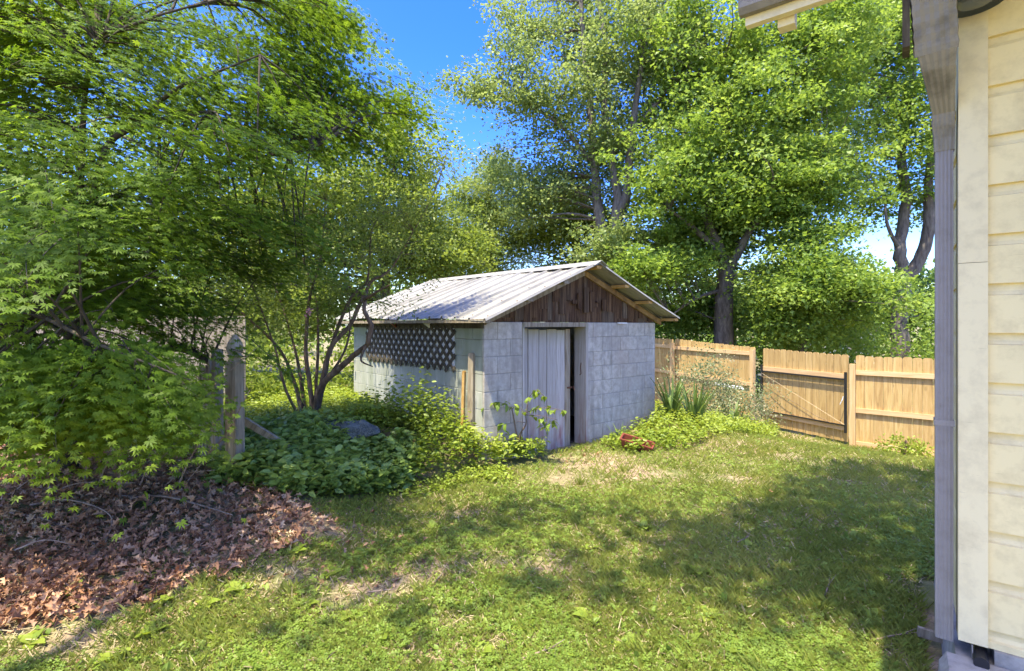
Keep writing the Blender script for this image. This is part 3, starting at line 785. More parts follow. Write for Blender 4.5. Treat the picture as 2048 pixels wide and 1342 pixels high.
# plank lying on the shrubs before the fence
pb = MB().prism([(0, 0), (.62, 0), (.6, .05), (.02, .06)], 'y', 0, .04).build('loose_plank', M['white'])
pb.location = W(1428, 770, 11.0); pb.rotation_euler = (0, R(4), R(-45)); tag(pb, 'short pale plank resting on the shrubs in front of the fence', 'plank')
st = MB().prism([(0, 0), (.5, 0), (.48, .03), (0, .05)], 'y', 0, .02).build('wood_scrap', M['oldwood'])
p = W(1835, 1282, 2.6); st.location = (p.x, p.y, th(p.x, p.y) + .035); st.rotation_euler = (R(8), R(3), R(-28)); tag(st, 'dark splintered wood scrap on the ground by the downspout', 'wood scrap')

# ------------------------------------------------------------------ trees
def tree(name, label, limbs, lobes, leafm, leaf, per, sig, size, barkm, tmpl=QUAD, sides=8, group=None, cat='tree', nbranch=60, up=1.1, flat=.55, brad=.03, crown='crown', droop=0, split=False, cull=None):
    base = limbs[0][0][0]; root = empty(name, (0, 0, 0), 0, label, cat, group)
    root.location = Vector(base)
    off = -Vector(base)
    sk = []
    for i, (pts, rad) in enumerate(limbs):
        P = smooth_path([Vector(p) + off for p in pts], 5); rr = lerp_list(rad, len(P))
        P = [p + Vector((random.uniform(-1, 1), random.uniform(-1, 1), 0)) * r * .18 for p, r in zip(P, rr)]
        MB().tube(P, rr, sides, wob=.07).build('trunk' if i == 0 else 'limb', barkm, root, smooth=True)
        sk += [(p, r) for p, r in zip(P, rr)]
    cs = []
    for (c, r, n) in lobes:
        v = unit(n); rad = rng.random(n) ** .42
        cs.append(np.array(c) + np.array(off) + v * rad[:, None] * np.array(r) + rng.normal(size=(n, 3)) * (np.array(r) * .28 if n > 1 else 0))
    cs = np.concatenate(cs)
    if cull is not None: cs = cs[cull(cs - np.array(off))]
    S = np.array([p for p, r in sk]); SR = np.array([r for p, r in sk])
    bm = MB()
    idx = rng.permutation(len(cs))[:nbranch]
    for i in idx:
        c = cs[i]; d = S - c; dist = np.linalg.norm(d, axis=1) + np.maximum(0, d[:, 2]) * 1.5
        q = int(np.argmin(dist)); a = Vector(S[q]); b = Vector(c); L = (b - a).length
        if L < .15: continue
        m = (a + b) * .5 + Vector((random.uniform(-.1, .1), random.uniform(-.1, .1), random.uniform(.0, .14))) * L
        P = smooth_path([a, m, b], 3); r0 = min(brad * (.4 + .35 * L), SR[q] * .75)
        bm.tube(P, lerp_list([r0, r0 * .55, r0 * .18], len(P)), 4, cap=False, wob=.1)
    if bm.v: o = bm.build('branches', barkm, root, smooth=True); o['kind'] = 'stuff'
    N = len(cs) * per
    cc = np.repeat(cs, per, axis=0)
    cs_s = np.repeat(sig * (.6 + .8 * rng.random(len(cs))), per)[:, None]
    pos = cc + rng.normal(size=(N, 3)) * cs_s * np.array([1, 1, flat])
    rad_dir = pos - cc; rad_dir[:, 2] -= droop * .3; 
    yd = rad_dir / (np.linalg.norm(rad_dir, axis=1, keepdims=True) + 1e-6) + unit(N) * .8; yd[:, 2] -= droop
    nr = unit(N, up)
    sz = size * (.6 + .7 * rng.random(N))
    var = np.clip(np.repeat(rng.random(len(cs)), per) * .6 + rng.random(N) * .4, 0, 1)
    cl = cloud(crown, leafm, tmpl[0], tmpl[1], pos, yd, nr, sz, root, var)
    cl['kind'] = 'stuff'
    return root
def G0(px, z, h): return Vector(((px - CX) / F * z, z, h))

# Japanese maple over the left side -- broad drooping sprays
def jmaple():
    base = Vector((-4.1, 4.6, .2)); root = empty('japanese_maple', base, 0, 'large fine leaved maple filling the left of the yard with drooping sprays', 'tree')
    off = -base
    limbs = [([(-4.1, 4.6, .2), (-3.95, 4.5, .9), (-3.8, 4.4, 1.5), (-3.7, 4.3, 2.1)], [.11, .09, .08, .06]),
             ([(-3.8, 4.4, 1.5), W(200, 330, 4.3), W(270, 250, 4.2), W(350, 180, 4.0), W(420, 150, 3.9), W(520, 110, 3.8)], [.034, .028, .022, .016, .011, .006]),
             ([W(270, 252, 4.2), W(350, 235, 4.1), W(420, 222, 4.0)], [.03, .02, .01]),
             ([(-3.7, 4.3, 2.1), W(180, 120, 4.2), W(280, 45, 4.0), W(450, -5, 3.9)], [.03, .016, .011, .005]),
             ([(-3.95, 4.5, .9), W(150, 480, 4.4), W(260, 380, 4.6), W(420, 330, 4.8), W(620, 300, 4.7)], [.045, .035, .026, .018, .008]),
             ([(-3.95, 4.5, .9), W(60, 640, 3.6), W(200, 690, 3.2), W(380, 760, 3.1)], [.035, .016, .01, .005]),
             ([(-3.9, 4.45, 1.1), W(250, 740, 4.8), W(330, 700, 4.9), W(370, 698, 4.9), W(420, 725, 4.8), W(450, 760, 4.7)], [.05, .048, .045, .04, .03, .02])]
    S = []
    for i, (pts, rad) in enumerate(limbs):
        P = smooth_path([Vector(p) + off for p in pts], 5); MB().tube(P, lerp_list(rad, len(P)), 8, wob=.08).build('trunk' if i == 0 else 'limb', M['darkbark'], root, smooth=True); S += P
    S = np.array([tuple(p) for p in S])
    # sprays: screen-guided regions but real depths
    regs = [  # (px0,px1,py0,py1,z0,z1,n)
        (-150, 640, -60, 240, 3.8, 5.4, 250), (560, 720, 30, 260, 5.0, 6.0, 60), (690, 860, 150, 240, 5.5, 6.3, 20), (600, 690, -20, 70, 5.0, 5.8, 18),
        (-150, 620, 200, 470, 3.4, 5.0, 130), (560, 760, 220, 320, 5.6, 6.4, 26),
        (-150, 420, 430, 620, 3.6, 5.2, 84), (380, 640, 400, 560, 4.4, 5.4, 38), (-150, 480, 520, 640, 4.6, 5.6, 34),
        (-120, 180, 380, 560, 2.6, 3.3, 14), (230, 460, 600, 700, 4.2, 5.4, 22), (-150, 60, 600, 720, 3.0, 4.5, 16),
        (-150, 360, 700, 820, 3.0, 4.0, 90), (-150, 160, 810, 880, 3.0, 3.6, 22), (200, 350, 740, 850, 3.3, 4.1, 24),
        (500, 560, 700, 740, 4.0, 4.3, 2)]
    C = []; 
    for (a, b, c, d, z0, z1, n) in regs:
        px = rng.uniform(a, b, n); py = rng.uniform(c, d, n); z = rng.uniform(z0, z1, n)
        C.append(np.stack([(px - CX) / F * z, z, EYE + (HY - py) / F * z], -1))
    C = np.concatenate(C) + np.array(off)
    hub = np.array((-3.9, 4.5, 0)) + np.array(off)
    out = C - hub; out[:, 2] = 0; out /= np.linalg.norm(out, axis=1, keepdims=True) + 1e-6
    out += rng.normal(size=out.shape) * .35; out[:, 2] = -.22 - .25 * rng.random(len(C)); out /= np.linalg.norm(out, axis=1, keepdims=True)
    side = np.cross(out, [0, 0, 1.]); side /= np.linalg.norm(side, axis=1, keepdims=True); nrm = np.cross(side, out)
    per = 115; N = len(C) * per
    rp = lambda a: np.repeat(a, per, axis=0)
    L = rng.normal(0, .26, (N, 1)); Sd = rng.normal(0, .15, (N, 1)) * (1 - .5 * np.clip(L / .5, -1, 1)); H = rng.normal(0, .035, (N, 1))
    pos = rp(C) + rp(out) * L + rp(side) * Sd + rp(nrm) * (H - .35 * L ** 2 - .3 * Sd ** 2)
    yd = rp(out) + rp(side) * rng.normal(0, .5, (N, 1)) + np.array([0, 0, -1.]) * rng.uniform(.05, .6, (N, 1))
    nr = rp(nrm) + unit(N) * .45 + np.array([0, 0, .3])
    var = np.clip(rp(rng.random(len(C))) * .55 + rng.random(N) * .45, 0, 1)
    keep = rng.random(N) < 1
    sz = .044 * (.65 + .6 * rng.random(N))
    t = palmate(7, .11)
    near = pos[:, 1] + base.y < 3.75
    for tt, kk in ((t, near), (palmate_tri(), ~near)):
        o = cloud('crown', M['jmaple'], tt[0], tt[1], pos[kk], yd[kk], nr[kk], sz[kk], root, var[kk]); o['kind'] = 'stuff'
    bm = MB()
    for i in range(len(C)):
        c = C[i]; dd = S - c; dist = np.linalg.norm(dd, axis=1); q = int(np.argmin(dist)); a = Vector(S[q]); b = Vector(c)
        if dist[q] > .25 and i % 2 == 0:
            m = (a + b) * .5 + Vector((0, 0, .1)) * dist[q]
            P = smooth_path([a, m, b], 3); r0 = min(.018, .006 + .007 * dist[q]); bm.tube(P, lerp_list([r0, r0 * .6, r0 * .3], len(P)), 4, cap=False)
        e = b + Vector(out[i]) * .3 - Vector((0, 0, .06)); s0 = b - Vector(out[i]) * .25
        bm.tube([s0, b, e], [.004, .003, .001], 3, cap=False)
    o = bm.build('twigs', M['darkbark'], root, smooth=True); o['kind'] = 'stuff'
jmaple()

GB = -.7
# tall poplar behind the shed
tree('poplar_tree', 'tall pale barked poplar with several stems behind the shed ridge',
     [([(3.2, 16, GB), (3.2, 16, 2), W(1228, 500, 16), W(1235, 400, 16), W(1222, 310, 16), W(1208, 200, 16), W(1212, 100, 16), W(1198, 0, 16), W(1190, -180, 16)], [.32, .27, .22, .16, .13, .11, .09, .075, .04]),
      ([W(1226, 520, 16), W(1200, 440, 16.2), W(1188, 330, 16.3), W(1180, 200, 16.3), W(1165, 60, 16.3), W(1160, -80, 16.3)], [.2, .17, .14, .11, .08, .05]),
      ([W(1232, 440, 16), W(1252, 390, 15.8), W(1260, 300, 15.7), W(1275, 180, 15.6), W(1300, 40, 15.5)], [.16, .14, .12, .09, .05]),
      ([W(1188, 330, 16.3), W(1120, 250, 16), W(1040, 205, 15.8), W(950, 180, 15.6)], [.07, .055, .035, .015]),
      ([W(1222, 310, 16), W(1310, 210, 15.6), W(1400, 90, 15.4)], [.08, .06, .03])],
     [(W(1190, 60, 17.2), (2.5, 1.6, 2.4), 150), (W(1060, 180, 15.8), (1.8, 1.2, 1.0), 60), (W(945, 175, 15.6), (.75, .6, .45), 14), (W(1060, 60, 16), (1.0, .8, 1.0), 30),
      (W(1120, 330, 16.9), (2.0, 1.3, 1.6), 90), (W(1260, 250, 17.4), (2.1, 1.4, 2.5), 100), (W(1080, 400, 16.5), (1.0, 1, .8), 36), (W(1330, 60, 15.6), (1.8, 1.4, 1.8), 80),
      (W(1215, 490, 15), (1.0, .8, .5), 36), (W(1200, 120, 15), (.9, .4, 1.4), 26), (W(1215, 270, 15.2), (.5, .3, .4), 8)],
     M['poplar'], None, 100, .27, .102, M['barklight'], flat=.5, nbranch=220, brad=.035)
tree('maple_tree', 'broad green maple with a dark forked trunk behind the pine fence',
     [([(6.2, 14.6, GB), (6.15, 14.6, .6), W(1448, 600, 14.6), W(1450, 540, 14.6), W(1435, 490, 14.6), W(1412, 420, 14.6), W(1420, 300, 14.8), W(1440, 150, 15)], [.3, .28, .26, .23, .16, .12, .09, .05]),
      ([W(1450, 545, 14.6), W(1475, 510, 14.4), W(1500, 460, 14.2), W(1560, 400, 14), W(1640, 330, 13.8)], [.14, .12, .09, .06, .025]),
      ([W(1450, 560, 14.6), W(1500, 545, 14.2), W(1560, 548, 14), W(1640, 545, 13.9)], [.08, .06, .045, .02]),
      ([W(1435, 500, 14.6), W(1380, 450, 14.4), W(1340, 420, 14.2)], [.1, .07, .03]),
      ([W(1440, 580, 14.6), W(1390, 598, 14.2), W(1340, 632, 14)], [.06, .045, .02]),
      ([W(1420, 300, 14.8), W(1500, 200, 14.5), W(1600, 60, 14.3)], [.08, .05, .02])],
     [(W(1400, 330, 14.2), (1.9, 1.6, 1.7), 150), (W(1540, 200, 14.4), (2.2, 1.6, 2.2), 160), (W(1420, 100, 14.8), (1.9, 1.4, 1.7), 100), (W(1600, 380, 13.8), (1.8, 1.3, 1.2), 110),
      (W(1420, 470, 15.4), (1.7, 1.0, .8), 80), (W(1370, 520, 14.2), (.6, .8, .4), 16), (W(1620, 60, 14.4), (1.8, 1.4, 1.4), 80), (W(1300, 545, 13.8), (.9, .7, .5), 34), (W(1500, 420, 15.4), (1.7, .7, .9), 60),
      (W(1380, 620, 15.6), (1.3, .6, .5), 45)],
     M['maple'], None, 105, .25, .108, M['bark'], MAPLE, flat=.42, nbranch=260, brad=.035)
tree('fork_tree', 'grey tree with a wide V fork beyond the fence, near the house',
     [([(13, 17, GB), (13.05, 17, 1), W(1800, 610, 17), W(1806, 560, 17), W(1800, 500, 17), W(1812, 400, 17), W(1805, 300, 17), W(1825, 150, 17), W(1815, 0, 17)], [.3, .27, .25, .23, .18, .16, .13, .1, .05]),
      ([W(1806, 565, 17), W(1840, 520, 16.8), W(1858, 460, 16.6), W(1856, 380, 16.6), W(1868, 250, 16.6), W(1880, 120, 16.5)], [.2, .19, .17, .14, .1, .06]),
      ([W(1857, 440, 16.6), W(1885, 390, 16.4), W(1930, 330, 16.3)], [.1, .08, .05]),
      ([W(1800, 500, 17), W(1775, 450, 16.8), W(1770, 400, 16.8)], [.08, .05, .03])],
     [(W(1760, 200, 16.5), (2.2, 1.6, 2.6), 110), (W(1860, 260, 16.2), (1.5, 1.3, 2.2), 60), (W(1780, 40, 16.5), (2.0, 1.4, 1.2), 60), (W(1760, 400, 17.8), (1.2, .7, 1.0), 24),
      (W(1830, 610, 18.4), (1.5, .8, .8), 60), (W(1700, 110, 16), (1.4, 1.1, 1.2), 40), (W(1870, 420, 17.6), (.9, .6, .7), 12)],
     M['maple'], None, 100, .26, .108, M['barklight'], flat=.42, nbranch=130, brad=.035)
tree('understory_tree', 'low bright green tree on a short trunk just behind the gate',
     [([(7.7, 13.4, GB), (7.72, 13.4, .8), W(1605, 640, 13.4), W(1600, 560, 13.4), W(1612, 480, 13.4)], [.13, .11, .09, .06, .03]),
      ([W(1605, 660, 13.4), W(1580, 640, 13.3), W(1560, 620, 13.2)], [.06, .04, .02]), ([W(1602, 600, 13.4), W(1660, 560, 13.2), W(1700, 530, 13)], [.06, .04, .02])],
     [(W(1630, 560, 13.2), (1.4, 1.1, .9), 90), (W(1690, 600, 12.8), (1.2, .9, .7), 60), (W(1575, 620, 13.4), (.7, .8, .6), 36), (W(1620, 480, 13.4), (1.0, .8, .5), 30), (W(1600, 670, 13.4), (1.0, .6, .3), 24)],
     M['maple'], None, 110, .26, .092, M['bark'], MAPLE, nbranch=90)
tree('pine_tree', 'thin olive pine tree rising behind the metal roof',
     [([(-.9, 19.5, GB), W(985, 560, 19.5), W(978, 430, 19.5), W(985, 350, 19.5), W(990, 300, 19.5)], [.2, .15, .1, .05, .02])],
     [(W(985, 500, 19.5), (1.6, 1.1, 1.2), 90), (W(975, 410, 19.5), (1.2, .9, 1.1), 60), (W(1005, 340, 19.5), (.7, .6, .7), 20), (W(930, 400, 19), (.5, .5, .4), 8)],
     M['pine'], None, 170, .26, .19, M['bark'], ([(0, 0, 0), (.1, .5, 0), (0, 1, 0), (-.1, .5, 0)], [(0, 1, 2, 3)]), nbranch=90, brad=.03, up=.2)
tree('rear_maple', 'tall green tree standing further back between the poplar and the forked tree',
     [([(9, 21, GB), (9, 21, 4), W(1480, 300, 21), W(1470, 100, 21)], [.35, .28, .2, .06])],
     [(W(1420, 250, 21), (3.4, 1.2, 4.2), 170), (W(1620, 300, 21), (3.2, 1.2, 3.6), 130), (W(1760, 120, 21), (2.6, 1.2, 2.6), 70), (W(1560, 600, 20), (4.5, 1, 1.2), 120), (W(1270, 560, 20), (2.6, 1, 1.0), 60)],
     M['poplar'], None, 75, .5, .15, M['bark'], nbranch=90, brad=.03)
tree('dark_maple', 'dark leaved tree standing between the pine and the poplar',
     [([(2.3, 20, GB), W(1152, 560, 20), W(1150, 420, 20), W(1145, 330, 20)], [.25, .2, .13, .05])],
     [(W(1110, 450, 20), (1.8, 1.4, 1.6), 100), (W(1190, 430, 20), (1.6, 1.4, 1.8), 70), (W(1340, 500, 20), (2.2, 1.5, 1.6), 80)],
     M['dark'], None, 85, .33, .13, M['bark'], nbranch=60)
tree('yellow_green_tree', 'bright yellow green tree behind the left end of the shed roof',
     [([(-3.2, 12.5, -.2), W(770, 560, 12.5), W(760, 430, 12.5), W(790, 330, 12.5)], [.16, .12, .08, .03]), ([W(770, 560, 12.5), W(680, 470, 12.2), W(610, 400, 12)], [.09, .06, .02])],
     [(W(770, 400, 12.5), (1.3, 1.2, 1.9), 130), (W(640, 420, 12.2), (1.8, 1.2, 1.5), 130), (W(840, 500, 12.5), (1.1, 1, .9), 80), (W(520, 500, 12), (1.7, 1.2, 1.3), 90), (W(800, 290, 12.6), (.6, .6, .7), 22), (W(600, 600, 12), (2.4, 1, .9), 90)],
     M['yellow'], None, 115, .21, .085, M['bark'], nbranch=160, brad=.025)
tree('roadside_bush', 'light yellow green bush showing just above the shed roof',
     [([(-1.9, 14, -.4), W(890, 560, 14), W(900, 480, 14)], [.08, .05, .02])],
     [(W(900, 520, 14), (1.1, .9, .9), 90), (W(850, 450, 14), (.8, .7, .7), 40), (W(930, 470, 14.5), (.5, .5, .5), 16)],
     M['yellow'], None, 90, .2, .08, M['bark'], nbranch=50, brad=.02)
tree('left_woodland_tree', 'leafy tree far left glimpsed behind the maple sprays',
     [([(-9.5, 13, 0), (-9.4, 13, 3), (-9, 13, 6)], [.2, .16, .08])],
     [((-9, 13, 5), (3.2, 1.6, 3.0), 200), ((-12.5, 13, 4), (2.6, 1.6, 3), 110), ((-7, 12.5, 2.2), (2.5, 1.3, 1.3), 90), ((-11, 12, 2), (3, 1.2, 1.4), 80)],
     M['maple'], None, 70, .33, .12, M['bark'], nbranch=60)
# hedge of mixed growth behind the fence
def wood_mass(name, label, pts, mat, per, sig, size):
    cs = np.array(pts); N = len(cs) * per
    pos = np.repeat(cs, per, axis=0) + rng.normal(size=(N, 3)) * sig * np.array([1, 1, .6])
    o = cloud(name, mat, *QUAD, pos, unit(N), unit(N, .6), size * (.6 + .7 * rng.random(N)), None, np.clip(np.repeat(rng.random(len(cs)), per) * .6 + .4 * rng.random(N), 0, 1), 'stuff')
    o['label'] = label; return o
pts = []
for _ in range(520):
    x = random.uniform(2.5, 17); z = random.uniform(13.2 if x > 5.6 else 15.3, 19); h = random.uniform(-.5, 3.1 - .8 * abs(math.sin(x * 1.3)))
    if (abs(x / z - .424) < .04 and z < 14.9) or (abs(x / z - .77) < .04 and z < 17.2): continue
    pts.append((x, z, h))
wood_mass('undergrowth', 'tangled green undergrowth beyond the pine fence', pts, M['maple'], 90, .36, .1)
pts = []
for _ in range(620):
    a = random.uniform(-1.05, 1.05); d = random.uniform(30, 38); x = d * math.sin(a) * 1.25; z = d * math.cos(a) + 2
    top = 3.0 + 2.6 * vnoise(a * 7 + 20, 1.0, 2) + (3.5 if x < -5 else 0)
    pts.append((x, z, random.uniform(-1, top)))
wood_mass('far_woods', 'distant line of woods along the horizon', pts, M['maple'], 42, .75, .34)
pts = []
for _ in range(190):
    x = random.uniform(-7.5, -1.9); z = random.uniform(8.8, 10.6) if x > -4 else random.uniform(7.9, 10); h = random.uniform(0, 1.35)
    pts.append((x, z, h))
wood_mass('hedge_growth', 'tangled bushes growing behind the shed and old grey fence', pts, M['yellow'], 80, .23, .07)

# crepe myrtle, many bare stems beside the shed
def stemtree():
    b = W(625, 840, 6.3); b.z = th(b.x, b.y) - .05
    L = []
    def s(pts, z0, z1, r): 
        n = len(pts); L.append(([b + Vector((random.uniform(-.06, .06), random.uniform(-.05, .05), 0))] + [W(x, y, z0 + (z1 - z0) * i / (n - 1)) for i, (x, y) in enumerate(pts)], [q * .78 for q in r]))
    s([(618, 760), (612, 700), (618, 600), (640, 520), (652, 400)], 6.3, 6.2, [.05, .04, .032, .025, .015, .006])
    s([(640, 780), (680, 735), (722, 700), (735, 690)], 6.2, 5.9, [.06, .055, .05, .042, .03])
    s([(650, 740), (665, 690), (700, 650), (728, 590), (745, 560), (770, 548), (800, 510), (870, 380), (895, 300)], 6.3, 6.2, [.05, .045, .04, .034, .03, .024, .018, .014, .01, .004])
    s([(660, 700), (700, 600), (735, 560), (742, 470), (760, 430)], 6.4, 6.3, [.04, .03, .025, .02, .014, .005])
    s([(590, 770), (560, 700), (500, 640), (440, 590), (395, 560)], 6.4, 6.2, [.04, .03, .024, .018, .012, .005])
    s([(600, 750), (585, 680), (560, 600), (520, 500)], 6.5, 6.6, [.035, .028, .02, .014, .006])
    s([(580, 800), (560, 740), (548, 690), (500, 560), (470, 500)], 6.2, 6.0, [.028, .024, .02, .012, .005])
    s([(632, 780), (636, 700), (632, 600), (600, 500), (590, 430)], 6.5, 6.6, [.035, .03, .025, .018, .012, .005])
    s([(650, 770), (690, 700), (700, 640), (690, 560)], 6.5, 6.6, [.03, .025, .02, .014, .006])
    L.append(([W(735, 690, 5.9), W(742, 650, 5.85), W(728, 620, 5.85), W(735, 580, 5.9)], [.035, .03, .025, .015]))
    L.append(([W(733, 688, 5.9), W(722, 720, 5.8), W(745, 733, 5.6)], [.02, .012, .007]))
    L.append(([W(728, 600, 5.85), W(760, 580, 5.6), W(780, 570, 5.5)], [.02, .014, .006]))
    lobes = [(W(640, 480, 6.4), (1.1, .7, .75), 95), (W(760, 470, 6.2), (.7, .5, .65), 50), (W(830, 440, 5.9), (.4, .35, .35), 26), (W(500, 560, 6.2), (.8, .6, .45), 50), (W(850, 340, 6.2), (.3, .3, .35), 10), (W(690, 590, 6.3), (.7, .4, .3), 26), (W(560, 640, 6.5), (.7, .4, .3), 22)]
    t = tree('crepe_myrtle', 'thin multi stemmed small tree with bare brown stems beside the shed', L, lobes, M['crepe'], None, 70, .13, .045, M['stem'], ([(0, 0, 0), (.2, .45, .04), (0, 1, -.05), (-.2, .45, .04)], [(0, 1, 2, 3)]), sides=6, nbranch=240, brad=.008)
    fb = MB()
    for (x, y) in ((612, 628),):
        p = W(x if x < 700 else 607, y, 6.0) - b
        for k in range(14):
            q = p + Vector((random.gauss(0, .025), random.gauss(0, .025), random.gauss(0, .025))); d = .02
            fb.add([q, q + Vector((d, 0, d * .5)), q + Vector((d * .3, d, d)), q + Vector((-d * .5, d * .3, d))], [(0, 1, 2, 3)])
    f = fb.build('flower_cluster', M['petal'], t); 
stemtree()

# ------------------------------------------------------------------ unseen tree behind the camera, added to dapple the yard with shade
tree('unseen_shade_tree', 'unseen tree added above the frame to dapple the yard with shade',
     [([(-4.5, -5, 0), (-4.4, -5, 3), (-4, -4.6, 6), (-3, -3.5, 8)], [.3, .25, .2, .1]), ([(-4, -4.6, 6), (-1, -2, 8), (1.5, .8, 8.8)], [.12, .08, .03]), ([(-4, -4.6, 6), (-4, -1, 8), (-3.5, 1.5, 8.8)], [.12, .08, .03])],
     [((-2.1, 1.1, 8.8), (1.7, .7, .5), 9), ((.2, .9, 8.8), (1.3, .7, .5), 6), ((-5.0, .9, 8.8), (1.2, .8, .5), 7)],
     M['maple'], None, 90, .27, .13, M['bark'], MAPLE, nbranch=40)

SHP = [(1.05, 3.25), (1.60, 3.9), (2.51, 4.8), (3.49, 5.75), (4.16, 5.95), (4.79, 5.55), (6.0, 4.6), (6.0, 2.2), (2.6, 1.9)]  # lawn shadow outline; an unseen crown is added and shaped to cast it
HT2 = 8.6; OFF = (math.cos(SUN_EL) / math.sin(SUN_EL) * SUN_H.x, math.cos(SUN_EL) / math.sin(SUN_EL) * SUN_H.y)
lb = []
while len(lb) < 150:
    x, y = random.uniform(1, 6), random.uniform(1.9, 6)
    if bool(in_poly(np.array([x]), np.array([y]), SHP)[0]):
        h = HT2 + random.uniform(-.3, .9); lb.append(((x + OFF[0] * h, y + OFF[1] * h, h), (.05, .05, .05), 1))
tree('unseen_shade_tree', 'unseen tree crown added above the frame to shade the right of the lawn',
     [([(3.5, -6, 0), (3.4, -5.8, 4), (3, -4, 7), (2, -1, 8.4), (1.8, 1.5, 8.8)], [.35, .3, .22, .12, .04])], lb, M['maple'], None, 60, .17, .12, M['bark'], MAPLE, nbranch=60, brad=.02)

# ------------------------------------------------------------------ ground plants
LIT = [(-7, 6), (-2.9, 5.0), (-2.2, 4.45), (-1.75, 4.15), (-1.35, 3.95), (-1.75, 3.25), (-2.0, 2.85), (-2.5, 2.6), (-3.1, 2.35), (-7, 2)]
COV = [(-2.45, 4.2), (-1.75, 4.2), (-1.15, 4.75), (-.68, 5.25), (.12, 5.75), (.55, 6.2), (.42, 6.42), (-.35, 5.85), (-2.9, 8.9), (-4.2, 9.2), (-5.6, 7.2), (-3.3, 5.6)]
COR = [(1.15, 6.75), (1.5, 6.35), (2.3, 6.5), (3.1, 7.2), (4.4, 8.6), (5.6, 10.6), (5.2, 12.2), (3.6, 14), (2.9, 9.8), (2.35, 8.0), (1.4, 7.1)]
SHED = [tuple(SL(-.02, -.02).xy), tuple(SL(SW, -.02).xy), tuple(SL(SW, SD).xy), tuple(SL(-.02, SD).xy)]
HOUSE = [(A.x - .12 + .5 * 0, A.y + .05), (A.x - .6 * .612, A.y - .9 * .791), (A.x + 3, A.y - 3), (A.x + 4, A.y), (A.x + .9, A.y + 1.1)]
def hp(x, y):
    lx = (x - A.x) * WD.x + (y - A.y) * WD.y; ly = -(x - A.x) * WD.y + (y - A.y) * WD.x
    return (lx > -.11) & (ly > -.93) & (ly < 1.35)
def Gp(px, py, h=0): z = (EYE - h) * F / (py - HY); return ((px - CX) / F * z, z)
PATCH = [(850, 1150, .28), (700, 1195, .3), (580, 1170, .22), (540, 1050, .28), (1180, 925, .5), (1130, 960, .35), (1000, 1290, .14), (860, 1310, .2), (1090, 1130, .2), (1850, 1185, .2),
         (480, 1120, .25), (640, 1080, .2), (120, 1300, .25), (900, 1245, .15), (1310, 950, .3), (1450, 960, .25), (780, 1000, .18), (960, 1130, .2)]
PW = [(*Gp(a, b), r) for a, b, r in PATCH]
def bare(x, y):
    s = np.zeros_like(x)
    for (a, b, r) in PW: s = np.maximum(s, np.exp(-(((x - a) / (r * 1.5)) ** 2 + ((y - b) / r) ** 2)))
    s = s * (.6 + .8 * fbm(x * 4, y * 4, 21))
    return np.clip(s + .9 * sstep(.70, .82, fbm(x * 1.6 + 5, y * 1.6, 33)), 0, 1)
def wedge(n, z0, z1, pw=1.0, side=1.12):
    t = rng.random(n); z = (z0 ** (1 - pw) + t * (z1 ** (1 - pw) - z0 ** (1 - pw))) ** (1 / (1 - pw)) if pw != 1 else z0 * (z1 / z0) ** t
    x = (rng.random(n) * 2 - 1) * side * z; return x, z
def place(n, z0, z1, pw, extra=None, excl=True):
    x, y = wedge(n, z0, z1, pw)
    k = ~in_poly(x, y, SHED) & ~hp(x, y) & (x * .9 + y * 1.05 < 16.6)
    if excl: k &= ~in_poly(x, y, COV)
    if extra is not None: k &= extra(x, y)
    return x[k], y[k]
def stuff(o, label): o['kind'] = 'stuff'; o['label'] = label; return o
def blades(name, label, x, y, h, w, mat, lean=.5, var=None):
    n = len(x); z = terrain(x, y)
    a = rng.random(n) * 2 * np.pi; l = lean * (.3 + rng.random(n))
    d = np.stack([np.cos(a) * l, np.sin(a) * l, np.ones(n)], -1)
    nr = np.stack([np.cos(a + 1.2), np.sin(a + 1.2), np.full(n, .3)], -1)
    tv = [(-.5, 0, 0), (.5, 0, 0), (.36, .55, .1), (-.1, 1, .35)]
    return stuff(cloud(name, mat, tv, [(0, 1, 2, 3)], np.stack([x, y, z - .004], -1), d, nr, h, None, var, wid=w), label)
# grass
x, y = place(330000, 1.75, 14, 1.35, lambda x, y: (rng.random(len(x)) > bare(x, y) * .93) & (rng.random(len(x)) < .25 + 1.1 * fbm(x * 2.2, y * 2.2, 8)) & ~(in_poly(x, y, LIT) & (rng.random(len(x)) < .985)))
hh = (.022 + .035 * rng.random(len(x)) + .03 * fbm(x * 1.5, y * 1.5, 12)) * (1 + .045 * y)
var = np.clip(.25 + .5 * fbm(x * .9, y * .9, 17) + .35 * (rng.random(len(x)) - .4), 0, 1)
blades('grass', 'short patchy grass of the back yard', x, y, hh, .0035 + .0011 * y, M['grass'], .9, var)
tx = []; ty = []
for _ in range(150):
    zc = 1.9 * (9 / 1.9) ** random.random(); xc = random.uniform(-.9, 1.0) * zc
    if bool(in_poly(np.array([xc]), np.array([zc]), LIT)[0]) or bool(in_poly(np.array([xc]), np.array([zc]), COV)[0]) or bool(in_poly(np.array([xc]), np.array([zc]), SHED)[0]) or bool(hp(np.array([xc]), np.array([zc]))[0]) or xc * .9 + zc * 1.05 > 13: continue
    k = random.randint(25, 70); tx.append(xc + rng.normal(0, .035, k)); ty.append(zc + rng.normal(0, .035, k))
tx = np.concatenate(tx); ty = np.concatenate(ty); n = len(tx)
blades('grass_tufts', 'taller tufts of grass standing in the lawn', tx, ty, .045 + .07 * rng.random(n), .0032 + .0009 * ty, M['grass'], .7, np.clip(rng.random(n) * .7, 0, 1))
